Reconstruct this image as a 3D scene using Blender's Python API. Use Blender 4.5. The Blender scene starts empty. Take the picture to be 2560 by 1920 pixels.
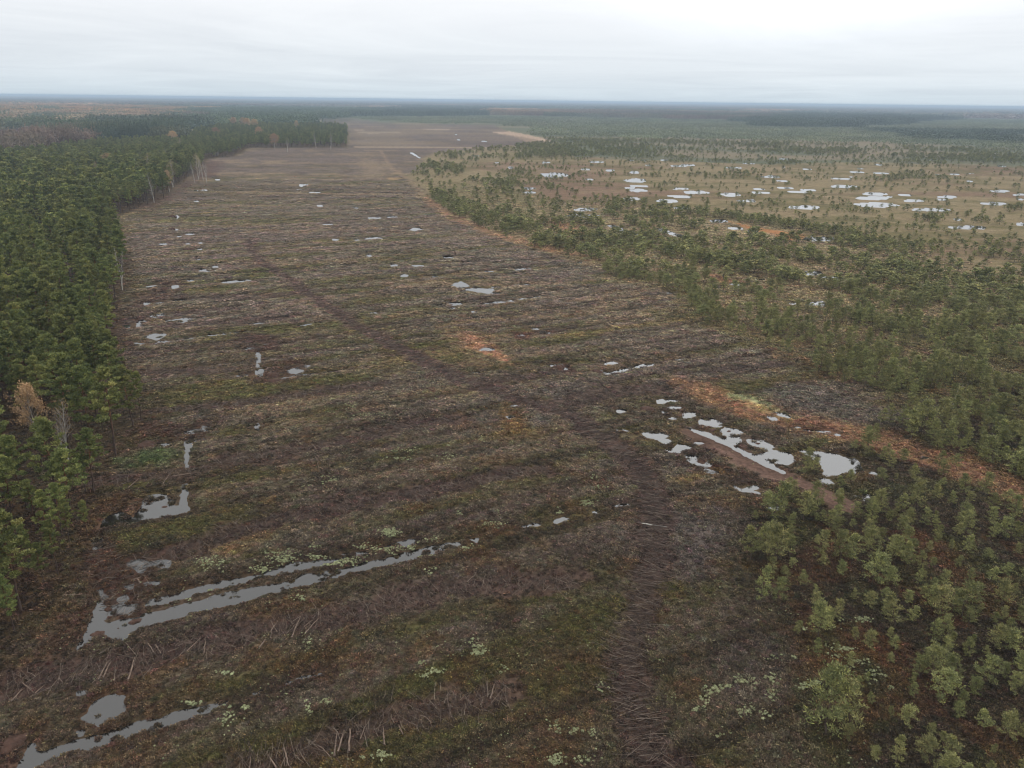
import bpy, math
import numpy as np
from mathutils import Matrix
R_ = math.radians
SC = bpy.context.scene
COL = SC.collection
rng = np.random.default_rng(7)

# ------------------------------------------------------------------ camera
CAM_H, FPX = 50.0, 1948.0
PITCH, ROLL = 20.0, 0.7
cd = bpy.data.cameras.new('camera')
cd.sensor_width = 36.0
cd.lens = 36.0 * FPX / 2560.0
cd.clip_start, cd.clip_end = 0.5, 90000.0
cam = bpy.data.objects.new('camera', cd)
COL.objects.link(cam)
rot = Matrix.Rotation(R_(90 - PITCH), 4, 'X') @ Matrix.Rotation(R_(ROLL), 4, 'Z')
cam.matrix_world = Matrix.Translation((0, 0, CAM_H)) @ rot
SC.camera = cam
RM = np.array(rot.to_3x3())

# ------------------------------------------------------------------ light
SUN_EL, SUN_AZ = 42.0, 75.0          # azimuth clockwise from +Y
w = bpy.data.worlds.new('World'); SC.world = w; w.use_nodes = True
nt = w.node_tree; N = nt.nodes; L = nt.links
N.clear()
out = N.new('ShaderNodeOutputWorld'); bg = N.new('ShaderNodeBackground')
sky = N.new('ShaderNodeTexSky'); sky.sky_type = 'NISHITA'; sky.sun_disc = False
sky.sun_elevation = R_(SUN_EL); sky.sun_rotation = R_(SUN_AZ)
sky.altitude = 50; sky.air_density = 1.0; sky.dust_density = 2.0
bg.inputs['Strength'].default_value = 0.1
tc = N.new('ShaderNodeTexCoord'); sx = N.new('ShaderNodeSeparateXYZ')
L.new(tc.outputs['Generated'], sx.inputs[0])
# cloud deck seen in perspective: plane coordinates x/z, y/z
mz = N.new('ShaderNodeMath'); mz.operation = 'MAXIMUM'; mz.inputs[1].default_value = 0.0
L.new(sx.outputs['Z'], mz.inputs[0])
mz2 = N.new('ShaderNodeMath'); mz2.operation = 'ADD'; mz2.inputs[1].default_value = 0.035
L.new(mz.outputs[0], mz2.inputs[0])
dx = N.new('ShaderNodeMath'); dx.operation = 'DIVIDE'; L.new(sx.outputs['X'], dx.inputs[0]); L.new(mz2.outputs[0], dx.inputs[1])
dy = N.new('ShaderNodeMath'); dy.operation = 'DIVIDE'; L.new(sx.outputs['Y'], dy.inputs[0]); L.new(mz2.outputs[0], dy.inputs[1])
cx = N.new('ShaderNodeCombineXYZ'); L.new(dx.outputs[0], cx.inputs[0]); L.new(dy.outputs[0], cx.inputs[1])
cn = N.new('ShaderNodeTexNoise'); cn.inputs['Scale'].default_value = 0.2; cn.inputs['Detail'].default_value = 7
cn.inputs['Roughness'].default_value = 0.64; cn.inputs['Distortion'].default_value = 0.9
L.new(cx.outputs[0], cn.inputs['Vector'])
cr = N.new('ShaderNodeValToRGB')
cr.color_ramp.elements[0].position = 0.34; cr.color_ramp.elements[0].color = (0.92, 0.93, 0.945, 1)
cr.color_ramp.elements[1].position = 0.68; cr.color_ramp.elements[1].color = (1.05, 1.05, 1.05, 1)
L.new(cn.outputs['Fac'], cr.inputs[0])
# overcast brightening towards the zenith
el = N.new('ShaderNodeValToRGB')
E_ = el.color_ramp
E_.elements[0].position = 0.0; E_.elements[0].color = (0.60, 0.685, 0.745, 1)
E_.elements[1].position = 1.0; E_.elements[1].color = (1.50, 1.48, 1.44, 1)
for p, c in ((0.03, (0.70, 0.755, 0.80)), (0.11, (0.885, 0.90, 0.925)), (0.4, (1.16, 1.16, 1.15))):
    e = E_.elements.new(p); e.color = (*c, 1)
L.new(mz.outputs[0], el.inputs[0])
mul = N.new('ShaderNodeMix'); mul.data_type = 'RGBA'; mul.blend_type = 'MULTIPLY'; mul.inputs[0].default_value = 1
L.new(el.outputs[0], mul.inputs[6]); L.new(cr.outputs[0], mul.inputs[7])
# brighter cloud on the sunward (right) side
azf = N.new('ShaderNodeMapRange'); azf.inputs[1].default_value = -0.6; azf.inputs[2].default_value = 0.6
azf.inputs[3].default_value = 11.0; azf.inputs[4].default_value = 11.5
L.new(sx.outputs['X'], azf.inputs[0])
sc_ = N.new('ShaderNodeVectorMath'); sc_.operation = 'SCALE'
L.new(mul.outputs[2], sc_.inputs[0])
# a broad brighter opening in the cloud deck, above and to the right of the view
dt = N.new('ShaderNodeVectorMath'); dt.operation = 'DOT_PRODUCT'; L.new(tc.outputs['Generated'], dt.inputs[0])
dt.inputs[1].default_value = (math.sin(R_(18)) * math.cos(R_(27)), math.cos(R_(18)) * math.cos(R_(27)), math.sin(R_(27)))
gl = N.new('ShaderNodeMapRange'); gl.interpolation_type = 'SMOOTHSTEP'; gl.inputs[1].default_value = 0.90; gl.inputs[2].default_value = 1.0; gl.inputs[3].default_value = 0.0; gl.inputs[4].default_value = 9.0
L.new(dt.outputs['Value'], gl.inputs[0])
ga = N.new('ShaderNodeMath'); ga.operation = 'ADD'; L.new(azf.outputs[0], ga.inputs[0]); L.new(gl.outputs[0], ga.inputs[1]); L.new(ga.outputs[0], sc_.inputs['Scale'])
mixs = N.new('ShaderNodeMix'); mixs.data_type = 'RGBA'; mixs.inputs[0].default_value = 0.97
L.new(sky.outputs[0], mixs.inputs[6]); L.new(sc_.outputs[0], mixs.inputs[7])
L.new(mixs.outputs[2], bg.inputs['Color']); L.new(bg.outputs[0], out.inputs['Surface'])

sd = bpy.data.lights.new('sun', 'SUN'); sd.energy = 1.0; sd.angle = R_(25); sd.color = (1, 0.96, 0.9)
so = bpy.data.objects.new('sun', sd); COL.objects.link(so)
so.rotation_euler = (R_(90 - SUN_EL), 0, R_(180 - SUN_AZ))
vs = SC.view_settings
SC.display_settings.display_device = 'sRGB'
vs.view_transform = 'Standard'; vs.look = 'None'; vs.exposure = 0.0; vs.gamma = 1.0; vs.use_curve_mapping = False
SC.cycles.max_bounces = 5; SC.cycles.diffuse_bounces = 3; SC.cycles.glossy_bounces = 2
SC.cycles.transparent_max_bounces = 4; SC.cycles.volume_bounces = 0
SC.cycles.use_denoising = True; SC.cycles.filter_width = 1.1
SC.cycles.denoising_prefilter = 'ACCURATE'

# ------------------------------------------------------------------ surveying: photograph -> ground plan
CR = dict(A=(0, 200, .3888), B=(860, 200, .3888), C=(1700, 200, .3888), D=(0, 740, .3888), E=(860, 740, .3888),
          F=(1700, 740, .3888), G=(0, 1275, .3888), H=(860, 1275, .3888), I=(1700, 1275, .3888),
          J=(800, 220, .2893), K=(1920, 220, .2893), W=(0, 0, 1.1573))
def T(c, u, v, z=0.2):
    x0, y0, s = CR[c]
    d = RM @ np.array([x0 + u * s - 1280, 960 - (y0 + v * s), -FPX])
    k = max(-d[2] / np.linalg.norm(d), 0.0021) * np.linalg.norm(d)
    return (d / k * (CAM_H - z))[:2]
def TP(c, pts, z=0.2): return np.array([T(c, p[0], p[1], z) for p in pts])
def height_from(c, u, vbase, vtop):
    b = T(c, u, vbase); x0, y0, s = CR[c]
    d = RM @ np.array([x0 + u * s - 1280, 960 - (y0 + vtop * s), -FPX])
    t = np.hypot(*b) / np.hypot(d[0], d[1])
    return b, CAM_H + d[2] * t - 0.2

# ------------------------------------------------------------------ noise
def _h(ix, iy, seed):
    n = (ix.astype(np.int64) * 374761393 + iy.astype(np.int64) * 668265263 + seed * 974711) & 0xffffffff
    n = ((n ^ (n >> 13)) * 1274126177) & 0xffffffff
    return ((n ^ (n >> 16)) & 0xffff).astype(np.float32) / 65535.0
def vn(x, y, seed=0):
    ix = np.floor(x); iy = np.floor(y); fx = (x - ix).astype(np.float32); fy = (y - iy).astype(np.float32)
    fx = fx * fx * (3 - 2 * fx); fy = fy * fy * (3 - 2 * fy)
    a = _h(ix, iy, seed); b = _h(ix + 1, iy, seed); c = _h(ix, iy + 1, seed); d = _h(ix + 1, iy + 1, seed)
    return (a + (b - a) * fx) * (1 - fy) + (c + (d - c) * fx) * fy
def fbm(x, y, size, octv=4, seed=0, rough=0.55):
    s = 0; a = 1.0; t = 0; x = x / size; y = y / size
    for o in range(octv):
        s = s + a * vn(x + 17.3 * o, y - 9.1 * o, seed + o * 31); t += a; a *= rough; x = x * 2.03; y = y * 2.03
    return s / t
def sst(a, b, x): t = np.clip((x - a) / (b - a), 0, 1); return t * t * (3 - 2 * t)

def sdist(P, X, Y):                      # signed distance, negative inside
    A = P; B = np.roll(P, -1, 0)
    d = np.full(X.shape, 1e18); ins = np.zeros(X.shape, bool)
    for (ax, ay), (bx, by) in zip(A, B):
        ex, ey = bx - ax, by - ay; wx, wy = X - ax, Y - ay
        t = np.clip((wx * ex + wy * ey) / max(ex * ex + ey * ey, 1e-9), 0, 1)
        d = np.minimum(d, (wx - ex * t) ** 2 + (wy - ey * t) ** 2)
        cond = ((ay > Y) != (by > Y))
        if abs(by - ay) > 1e-9: ins ^= cond & (X < (bx - ax) * (Y - ay) / (by - ay) + ax)
    d = np.sqrt(d); return np.where(ins, -d, d)
def inside(P, X, Y):
    ins = np.zeros(len(X), bool)
    for (ax, ay), (bx, by) in zip(P, np.roll(P, -1, 0)):
        if abs(by - ay) > 1e-9: ins ^= ((ay > Y) != (by > Y)) & (X < (bx - ax) * (Y - ay) / (by - ay) + ax)
    return ins
def ldist(P, X, Y, wd):                  # distance to polyline minus half width (wd scalar or per vertex)
    wd = np.broadcast_to(np.asarray(wd, float), (len(P),))
    d = np.full(X.shape, 1e18)
    for i in range(len(P) - 1):
        (ax, ay), (bx, by) = P[i], P[i + 1]
        ex, ey = bx - ax, by - ay; wx, wy = X - ax, Y - ay
        t = np.clip((wx * ex + wy * ey) / max(ex * ex + ey * ey, 1e-9), 0, 1)
        d = np.minimum(d, np.hypot(wx - ex * t, wy - ey * t) - (wd[i] + (wd[i + 1] - wd[i]) * t) / 2)
    return d

# ------------------------------------------------------------------ plan of the water (traced outlines)
def ell(c, u, v, rx, ry, n=20, jag=0.22):
    a = np.arange(n) / n * 2 * np.pi; k = 1 + jag * (rng.random(n) - .5) * 2
    return [(u + rx * k[i] * math.cos(a[i]), v + max(ry * .8, 2.5) * k[i] * math.sin(a[i])) for i in range(n)]
WP = []   # (crop, pixel polygon)
def wp(c, *polys):
    for p in polys: WP.append((c, TP(c, p)))
def we(c, *es):
    for e in es: WP.append((c, TP(c, ell(c, *e))))
WL = []   # water polylines: (points, width m)
def wl(c, wid, *lines):
    for l in lines: WL.append((TP(c, l), wid))
wp('G', [(535,1325),(560,1300),(575,1260),(600,1230),(640,1200),(690,1180),(720,1170),(745,1187),(785,1190),(780,1225),(795,1260),(780,1295),(745,1315),(700,1325),(650,1350),(640,1365),(600,1350),(570,1340)],
 [(95,1720),(130,1640),(165,1540),(200,1490),(215,1540),(260,1560),(330,1530),(400,1510),(520,1465),(640,1440),(760,1400),(900,1355),(1010,1345),(1100,1300),(1200,1275),(1330,1250),(1440,1225),(1440,1237),(1340,1278),(1230,1315),(1110,1355),(1000,1390),(900,1400),(800,1447),(700,1482),(600,1510),(480,1525),(350,1568),(280,1595),(220,1628),(160,1680)],
 [(495,885),(497,855),(540,822),(560,770),(590,700),(620,620),(640,560),(622,515),(650,500),(665,545),(695,550),(665,570),(660,600),(690,640),(730,605),(800,600),(885,600),(860,640),(820,662),(790,655),(720,665),(640,705),(700,715),(760,700),(830,690),(900,690),(930,655),(1050,635),(1150,600),(1300,570),(1480,520),(1600,500),(1740,480),(1850,450),(1960,400),(2100,385),(2212,370),(2212,400),(2130,430),(1980,465),(1760,512),(1560,572),(1400,610),(1230,652),(1130,682),(1040,707),(930,730),(860,765),(790,818),(730,815),(690,775),(600,790),(560,835)],
 [(945,592),(990,560),(1120,535),(1260,495),(1400,460),(1500,435),(1650,412),(1760,372),(1870,330),(2000,325),(2150,298),(2212,286),(2212,310),(2110,340),(2000,362),(1880,390),(1770,405),(1660,433),(1540,462),(1400,490),(1200,545),(1050,590),(960,602)],
 [(830,330),(880,310),(960,330),(1030,315),(1085,320),(1075,365),(1000,350),(940,350),(910,390),(860,355)],
 [(760,560),(800,535),(820,560),(790,592)], [(600,180),(640,170),(650,235),(610,240)], [(810,480),(850,470),(840,495)],[(930,460),(1020,450),(1015,465),(940,472)], [(500,1160),(540,1160),(530,1175),(505,1175)], [(500,1415),(530,1412),(520,1432)])
wl('G', 0.35, [(1640,1168),(1685,1150)], [(1860,1102),(1900,1080),(1990,1057),(2070,1045)])
wp('H', [(-5,372),(130,330),(270,305),(380,270),(480,245),(600,215),(740,195),(745,212),(560,272),(420,312),(300,333),(130,372),(-5,395)],
 [(-5,275),(60,265),(130,260),(150,270),(60,288),(-5,303)], [(230,238),(330,205),(410,188),(420,180),(455,182),(485,190),(430,218),(330,225)],[(820,180),(860,172),(850,195)])
wl('H', 0.5, [(1140,100),(1190,92),(1245,84)], [(1370,65),(1430,48)], [(1600,0),(1625,12)])
wl('E', 0.55, [(1740,1342),(1840,1332)], [(1600,1385),(1630,1365)], [(1380,1428),(1420,1418)])
wp('D', [(655,1475),(680,1430),(720,1395),(770,1380),(800,1400),(850,1420),(900,1370),(920,1330),(935,1290),(960,1275),(1040,1268),(1090,1280),(1060,1300),(1110,1310),(1105,1340),(1160,1350),(1195,1340),(1218,1365),(1190,1385),(1100,1395),(1040,1405),(960,1430),(900,1445),(860,1455),(780,1475),(720,1470)],
 [(1178,925),(1250,912),(1310,910),(1240,930),(1222,965),(1200,965)], [(1190,865),(1240,852),(1350,845),(1355,858),(1290,870),(1200,876)],
 [(1300,838),(1310,828),(1358,832),(1352,843)],[(990,945),(1095,937),(1080,952),(1030,965),(992,965)], [(1650,810),(1662,830),(1658,857),(1643,830)],
 [(1650,472),(1690,465),(1682,508),(1652,505)], [(1845,470),(1900,457),(1950,475),(1905,490),(1858,485)], [(1952,436),(1990,440),(1965,450)],
 [(860,295),(935,300),(870,315)], [(950,250),(990,237),(1020,240),(1032,262),(1010,278),(975,265)], [(1038,236),(1062,240),(1045,256)],
 [(988,302),(1030,280),(1092,284),(1060,294),(1010,302)], [(797,185),(825,182),(822,196)], [(890,155),(912,150),(935,162),(885,192)],
 [(1130,145),(1190,135),(1235,140),(1160,168)], [(968,122),(1000,105),(1052,107),(1035,122),(990,130)], [(928,36),(955,38),(935,55)],
 [(1560,335),(1600,325),(1640,332),(1590,340)], [(1520,505),(1585,500),(1560,510)])
wl('D', 0.7, [(1190,1200),(1186,1260)], [(1186,1255),(1180,1340)])
wl('D', 0.5, [(1205,965),(1202,1010)], [(1200,1020),(1198,1060)], [(1198,1070),(1198,1092)], [(1657,355),(1660,380)], [(1655,385),(1658,420)], [(1655,430),(1662,450)])
wl('D', 0.6, [(1810,522),(1850,515),(1950,500),(2050,490),(2110,481)], [(2130,480),(2212,470)], [(1092,285),(1200,270),(1340,246)], [(1350,245),(1460,236)], [(1480,233),(1600,222)],
   [(1070,155),(1135,148)], [(1240,138),(1380,125)], [(1440,118),(1525,112)], [(950,40),(1040,38)], [(1080,28),(1190,20)], [(1210,14),(1320,8)], [(1920,186),(1990,176)], [(2030,168),(2090,165)])
wl('D', 0.2, [(1360,440),(1560,415)], [(1700,305),(1850,300)])
we('A', (1125,1325,14,12),(1042,1363,24,5),(1300,1220,14,10),(1325,1223,20,4),(1465,1294,36,7),(1220,989,22,6),(1046,1051,18,5),(1134,878,6,9),(1130,958,7,5),
   (1380,1197,12,8),(1262,777,18,4),(1262,708,7,4),(1315,706,20,3),(1935,675,12,10),(1925,699,22,3),(1965,670,20,3),(2015,720,34,3),(2055,805,16,6),(2160,1024,16,4),(2110,925,18,4),
   (1395,641,16,4),(1275,1150,8,4),(1290,1044,10,4),(1228,1285,16,4),(1205,1048,8,4),(1150,1001,8,3),(970,1322,14,4),(1285,1084,10,4),(1560,1375,30,4))
wl('A', 1.0, [(1500,1292),(1610,1283)], [(960,1323),(1000,1318)])
wl('D', 0.4, [(1600,175),(1700,168)])
wp('B', [(690,1320),(715,1300),(738,1298),(750,1290),(775,1302),(800,1318),(790,1335),(860,1335),(955,1338),(965,1350),(920,1372),(880,1362),(800,1350),(740,1330)],
   [(405,960),(440,953),(455,949),(480,951),(510,956),(460,965)])
we('B', (205,1012,38,6),(670,1138,25,9),(322,1188,16,8),(480,1190,30,6),(385,1253,20,10),(580,1337,35,7),(712,1433,38,11),(160,1127,11,9),(195,1493,20,6),(85,820,16,4),(2095,1367,16,6),(700,1463,12,4),
   (82,1024,8,5),(588,1260,14,4),(760,1352,12,5),(980,1368,20,3),(190,884,40,3),(310,878,30,3),(980,1328,22,4),
   (1350,610,85,17),(1190,695,40,7),(1190,720,35,7),(1880,643,72,13),(1900,680,60,8),(1895,708,55,10),(1835,693,30,4),(1625,525,45,5),(1555,573,35,5),(1710,580,35,5),(1865,592,30,8),(1850,762,60,9),
   (2085,775,70,11),(1555,830,65,12),(1540,870,85,12),(2155,745,60,8),(2170,820,45,7),(2165,697,50,6),(2160,550,55,5),(1075,562,20,6),(1290,528,30,3),(1575,637,25,4),(2060,515,30,4),(1930,517,20,3),(1955,547,24,3),(730,530,14,3),(1840,517,20,3),(1680,500,22,2),(1515,1168,14,5))
wp('B', [(1688,932),(1730,930),(1765,940),(1800,962),(1850,975),(1945,993),(1930,1000),(1850,992),(1790,975),(1750,950)], [(2000,950),(2040,950),(2085,965),(2140,985),(2215,1005),(2215,1020),(2150,1005),(2080,980),(2030,968)])
wl('B', 1.0, [(405,463),(430,465)]); wl('B', 1.6, [(430,466),(465,486)]); wl('B', 1.0, [(470,490),(495,503)])
wl('B', 0.8, [(885,1436),(960,1428)], [(980,1425),(1110,1412)], [(1140,1405),(1250,1390)], [(700,1172),(830,1165)], [(880,1232),(950,1226)], [(1110,1213),(1190,1208)], [(1050,1322),(1180,1310)],[(95,1022),(160,1018)])
we('C', (350,562,60,4),(450,535,40,3),(580,620,65,7),(645,648,50,5),(100,720,85,10),(330,735,60,12),(505,700,40,4),(515,722,62,7),(670,692,45,5),(760,718,58,7),(835,705,50,5),(440,775,65,7),
   (805,817,100,13),(1050,682,82,10),(1250,730,80,10),(1240,757,92,12),(1265,800,135,17),(1450,738,47,6),(1500,773,58,8),(1715,750,60,8),(1690,766,42,5),(1625,832,118,10),(2060,712,55,7),(2175,735,40,6),
   (2010,793,80,10),(1860,945,110,11),(2190,922,25,10),(1790,895,30,5),(2190,764,30,5),(1060,634,50,4),(1000,632,35,3),(1065,622,45,3),(1150,590,50,4),(1295,598,50,4),(800,573,45,4),(1680,579,35,3),(1710,582,15,2),
   (1760,606,35,4),(1680,605,35,3),(1900,598,45,4),(2070,552,30,3),(1280,542,25,5),(1210,496,14,3),(25,750,45,5),(255,905,50,12),(30,1005,35,14),(890,1020,98,17),(845,1238,58,15),(980,1268,55,10),
   (515,1278,22,6),(255,1330,14,9),(400,1308,60,8),(1690,1355,30,5),(725,1430,12,8),(1115,1293,25,5),(1860,650,12,3),(60,545,50,5),(670,505,22,2),(1190,568,40,3),(1100,570,20,2),(1980,626,40,2),(1550,580,25,2),(1330,750,40,5),(350,950,40,9),(470,968,30,7))
wp('C', [(815,1440),(860,1425),(915,1420),(925,1455),(880,1445)])
we('K', (585,395,16,4),(950,659,28,7),(870,598,18,4),(2010,672,30,7),(125,612,25,5),(427,524,8,4),(130,684,30,5))
we('J', (1940,643,35,6),(1430,437,18,3),(1425,458,30,3),(810,402,24,2),(830,383,45,2),(525,320,14,2),(1200,445,16,5),(2120,610,20,3),(1195,645,18,3),(1350,583,30,5),(1520,645,24,4),(1165,402,22,3))
wp('F', [(22,745),(90,742),(98,770),(28,777)], [(120,805),(150,785),(210,783),(255,805),(268,830),(232,838),(200,822),(165,832)], [(265,855),(300,840),(370,850),(400,870),(370,902),(330,908),(290,888)],
   [(430,918),(500,908),(560,938),(602,965),(570,980),(490,965),(440,938)],
   [(25,828),(100,855),(180,873),(250,905),(280,915),(380,908),(400,925),(350,945),(400,985),(480,1015),(600,985),(700,1000),(737,1050),(690,1072),(600,1062),(600,1085),(680,1125),(670,1135),(560,1090),(440,1030),(330,965),(230,915),(120,875)],
   [(770,985),(850,988),(950,1000),(1060,1028),(1130,1045),(1175,1120),(1130,1132),(1060,1128),(1000,1142),(940,1142),(920,1072),(880,1042),(820,1010)],
   [(905,1165),(960,1175),(985,1197),(920,1198)], [(42,1020),(100,1022),(95,1058),(150,1078),(200,1050),(208,1070),(170,1092),(100,1078),(60,1052)], [(165,1105),(248,1125),(180,1132)],
   [(350,1215),(400,1232),(490,1210),(510,1227),(450,1243),(510,1255),(505,1268),(430,1258),(370,1237)], [(1120,1270),(1170,1278),(1210,1265),(1255,1290),(1220,1312),(1150,1292)],
   [(-10,955),(40,953),(68,970),(-10,977)], [(570,768),(610,775),(630,795),(590,793)], [(595,740),(690,752),(705,775),(640,760)])
we('F', (755,838,16,5),(830,858,26,7),(945,868,22,6),(1012,885,16,6),(640,1355,58,12),(1255,1132,25,8),(120,938,22,5),(890,862,14,4),(1560,1030,35,6))
we('E', (1712,425,38,11),(1785,730,30,14),(2040,670,26,16),(2110,664,38,8),(2125,712,42,12),(2045,738,26,8),(1790,857,32,6),(1230,205,20,5),(1140,248,14,5),(1340,438,22,8),(1392,434,14,6),(1422,460,14,7),(1095,698,16,6),
   (1070,770,26,9),(925,335,32,11),(905,342,30,5),(1290,232,34,6),(840,97,14,5),(850,134,16,5),(850,487,14,4),(2200,760,16,16),(1065,144,10,6),(2115,780,18,6))
wp('E', [(1650,468),(1692,485),(1800,463),(1900,438),(2010,428),(2005,438),(1890,455),(1790,478),(1690,503)],
   [(1913,870),(1990,860),(2090,883),(2050,905),(2112,932),(2070,943),(2000,908),(1950,900)], [(2080,985),(2130,972),(2150,945),(2200,955),(2212,975),(2160,978),(2140,1000),(2100,998)])
wl('E', 0.5, [(2060,412),(2200,398)])

# ------------------------------------------------------------------ plan of the painted-by-nature zones
clearing = np.vstack([TP('G', [(-400,1900),(-200,1300),(-60,1000),(160,800),(340,560),(400,430),(460,230)]), TP('D', [(560,1560),(610,1300),(745,1040),(880,840),(915,780)]),
  TP('A', [(760,1500),(800,1390),(835,1300),(850,1200),(800,1040),(745,890),(835,850),(1100,760),(1125,690),(1200,640),(1310,590),(1335,507),(1520,490),(1600,440),(2212,432)]),
  TP('J', [(240,515),(245,345),(20,330),(20,282),(300,265),(450,290),(650,308),(1500,318),(1620,375),(1980,450),(2030,470),(1850,480),(1500,515),(1000,560),(900,600),(860,690)]),
  TP('B', [(420,620),(530,760),(700,880),(950,985),(1200,1080),(1500,1160),(1800,1300),(2090,1360)]), TP('F', [(180,200),(400,300),(650,370),(830,480),(1000,545),(1300,650),(1440,740),(1250,850),(1250,960),(1150,1000),(900,1180),(560,1300),(400,1500)]),
  TP('I', [(420,100),(500,380),(700,600),(850,950),(850,1500),(900,2000)])])
forest_edge = np.vstack([clearing[:len(TP('G', [(0,0)]*7)) + 5 + 15], TP('J', [(240,515),(245,345),(20,330),(20,282),(300,265)])])
far_l = TP('J', [(300,200)])[0]
forest = np.vstack([forest_edge, [T('J', 300, 225, 15)], [T('A', 1250, 262, 15)], [T('A', 1180, 325, 15)], [T('A', 640, 328, 15)], [T('A', 400, 350, 15)], [T('A', 150, 388, 15)], [T('A', -300, 405, 15)], [(-900, 900)], [(-400, 20)], [(-80, 15)]])
openbog = np.vstack([TP('B', [(740,560),(1000,510),(1400,500),(1700,490),(2212,470)]), TP('C', [(500,480),(900,500),(1400,540),(2212,540),(2500,540),(2500,1300),(2212,1250),(1900,1200),(1500,1100),(1300,1060),(1000,990),(700,930),(340,870),(0,830)]), TP('B', [(1900,800),(1600,800),(1300,790),(1050,640),(900,600)])])
dense1 = np.vstack([TP('B', [(430,600),(620,470),(850,440),(1150,430),(1100,500),(780,540),(760,620),(1150,640),(1160,720),(1280,860),(1450,900),(1700,900),(1950,960),(2212,1020)]), TP('C', [(300,950),(480,980),(800,1030),(1000,1100),(1150,1190),(1400,1220),(1700,1260),(2000,1300),(2500,1420),(2600,1700)]),
   TP('F', [(2500,600),(1900,640),(1500,690),(1440,740),(1300,650),(1000,545),(830,480),(650,370),(400,300),(180,200)]), TP('B', [(2090,1360),(1800,1300),(1500,1160),(1200,1080),(950,985),(700,880),(530,750)])])
ridge2 = TP('C', [(330,890),(500,910),(650,930),(900,960),(1100,1010),(1350,1050),(1550,1070)])
ridge3 = TP('C', [(1650,1080),(1900,1110),(2212,1160),(2600,1200)])
lowright = np.vstack([TP('F', [(2500,640),(1900,660),(1450,700),(1230,860),(1180,1060),(900,1180),(540,1190),(400,1480)]), TP('I', [(400,90),(440,420),(560,620),(760,560),(850,900),(860,1100),(1180,1480),(1240,1900),(3200,1900),(2900,300)])])
orangeband = TP('F', [(0,560),(120,590),(300,680),(600,770),(900,850),(1200,900),(1400,975),(1650,1060),(1900,1130),(2212,1300),(2500,1450)])
bogwood = np.vstack([TP('J', [(300,265),(450,290),(650,308),(1500,318),(1620,375),(1980,450),(2212,600)]), TP('K', [(0,660),(800,640),(2212,680),(2700,700),(2700,270),(1300,270),(600,290),(0,290)]), TP('J', [(1500,245),(900,225),(300,225)])])
tracks = [(np.vstack([TP('A', [(1620,1020),(1600,1080),(1700,1180),(1950,1350)]), TP('E', [(0,140),(150,230),(400,350),(600,460),(800,560),(1050,640),(1300,710),(1500,800),(1650,900),(1800,1010),(1900,1110),(1950,1200),(1990,1350),(2000,1500),(1990,1640)]), TP('H', [(2010,250),(1930,500),(1870,750),(1810,950),(1840,1200),(1900,1400),(1990,1600),(2080,1800)])]), 4.2)]
track_cols = (0.075, 0.043, 0.036)
rows = [  # slash rows: points, width m
 (np.vstack([TP('D', [(960,745),(1300,705),(1600,685),(1800,655),(2212,590)]), TP('E', [(100,580),(330,560)])]), 4.0),
 (np.vstack([TP('D', [(620,1200),(900,1170),(1150,1140),(1400,1090),(1500,1045),(1700,1040),(1900,990),(2212,940)]), TP('E', [(300,862),(500,812),(700,790)])]), 4.6),
 (np.vstack([TP('D', [(1080,1660),(1300,1600),(1500,1510),(1800,1430),(2100,1380)]), TP('E', [(0,1335),(300,1290),(600,1250),(900,1180),(1100,1130),(1300,1115)])]), 4.2),
 (np.vstack([TP('G', [(30,1150),(300,1080),(500,1010),(700,990),(900,950),(1200,890),(1400,840),(1600,790),(1900,730),(2212,690)]), TP('H', [(300,610),(700,500),(1000,455),(1480,470)])]), 4.4),
 (np.vstack([TP('G', [(1450,1660),(1700,1620),(2000,1560)]), TP('H', [(0,1420),(300,1370),(600,1270),(900,1210),(1050,1190)])]), 4.2),
 (TP('D', [(910,495),(1100,485),(1350,485),(1550,462)]), 5.0), (TP('D', [(1080,345),(1300,322),(1550,302)]), 5.0), (TP('D', [(770,378),(1000,362)]), 4.0),
 (TP('E', [(850,545),(1100,525),(1400,490)]), 5.0), (TP('E', [(1450,690),(1800,610),(2000,590)]), 6.0), (TP('E', [(1250,240),(1500,190)]), 4.0), (TP('D', [(1100,190),(1500,170),(1850,140)]), 5.0),
 (TP('E', [(150,200),(500,170)]), 4.0), (TP('F', [(0,500),(250,480),(680,440)]), 3.0), (TP('A', [(750,1560),(1100,1500),(1500,1470)]), 5.0), (TP('A', [(900,1395),(1400,1400),(1900,1370)]), 5.0)]
DIRA = R_(28.0); DX, DY = math.cos(DIRA), math.sin(DIRA)

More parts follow.
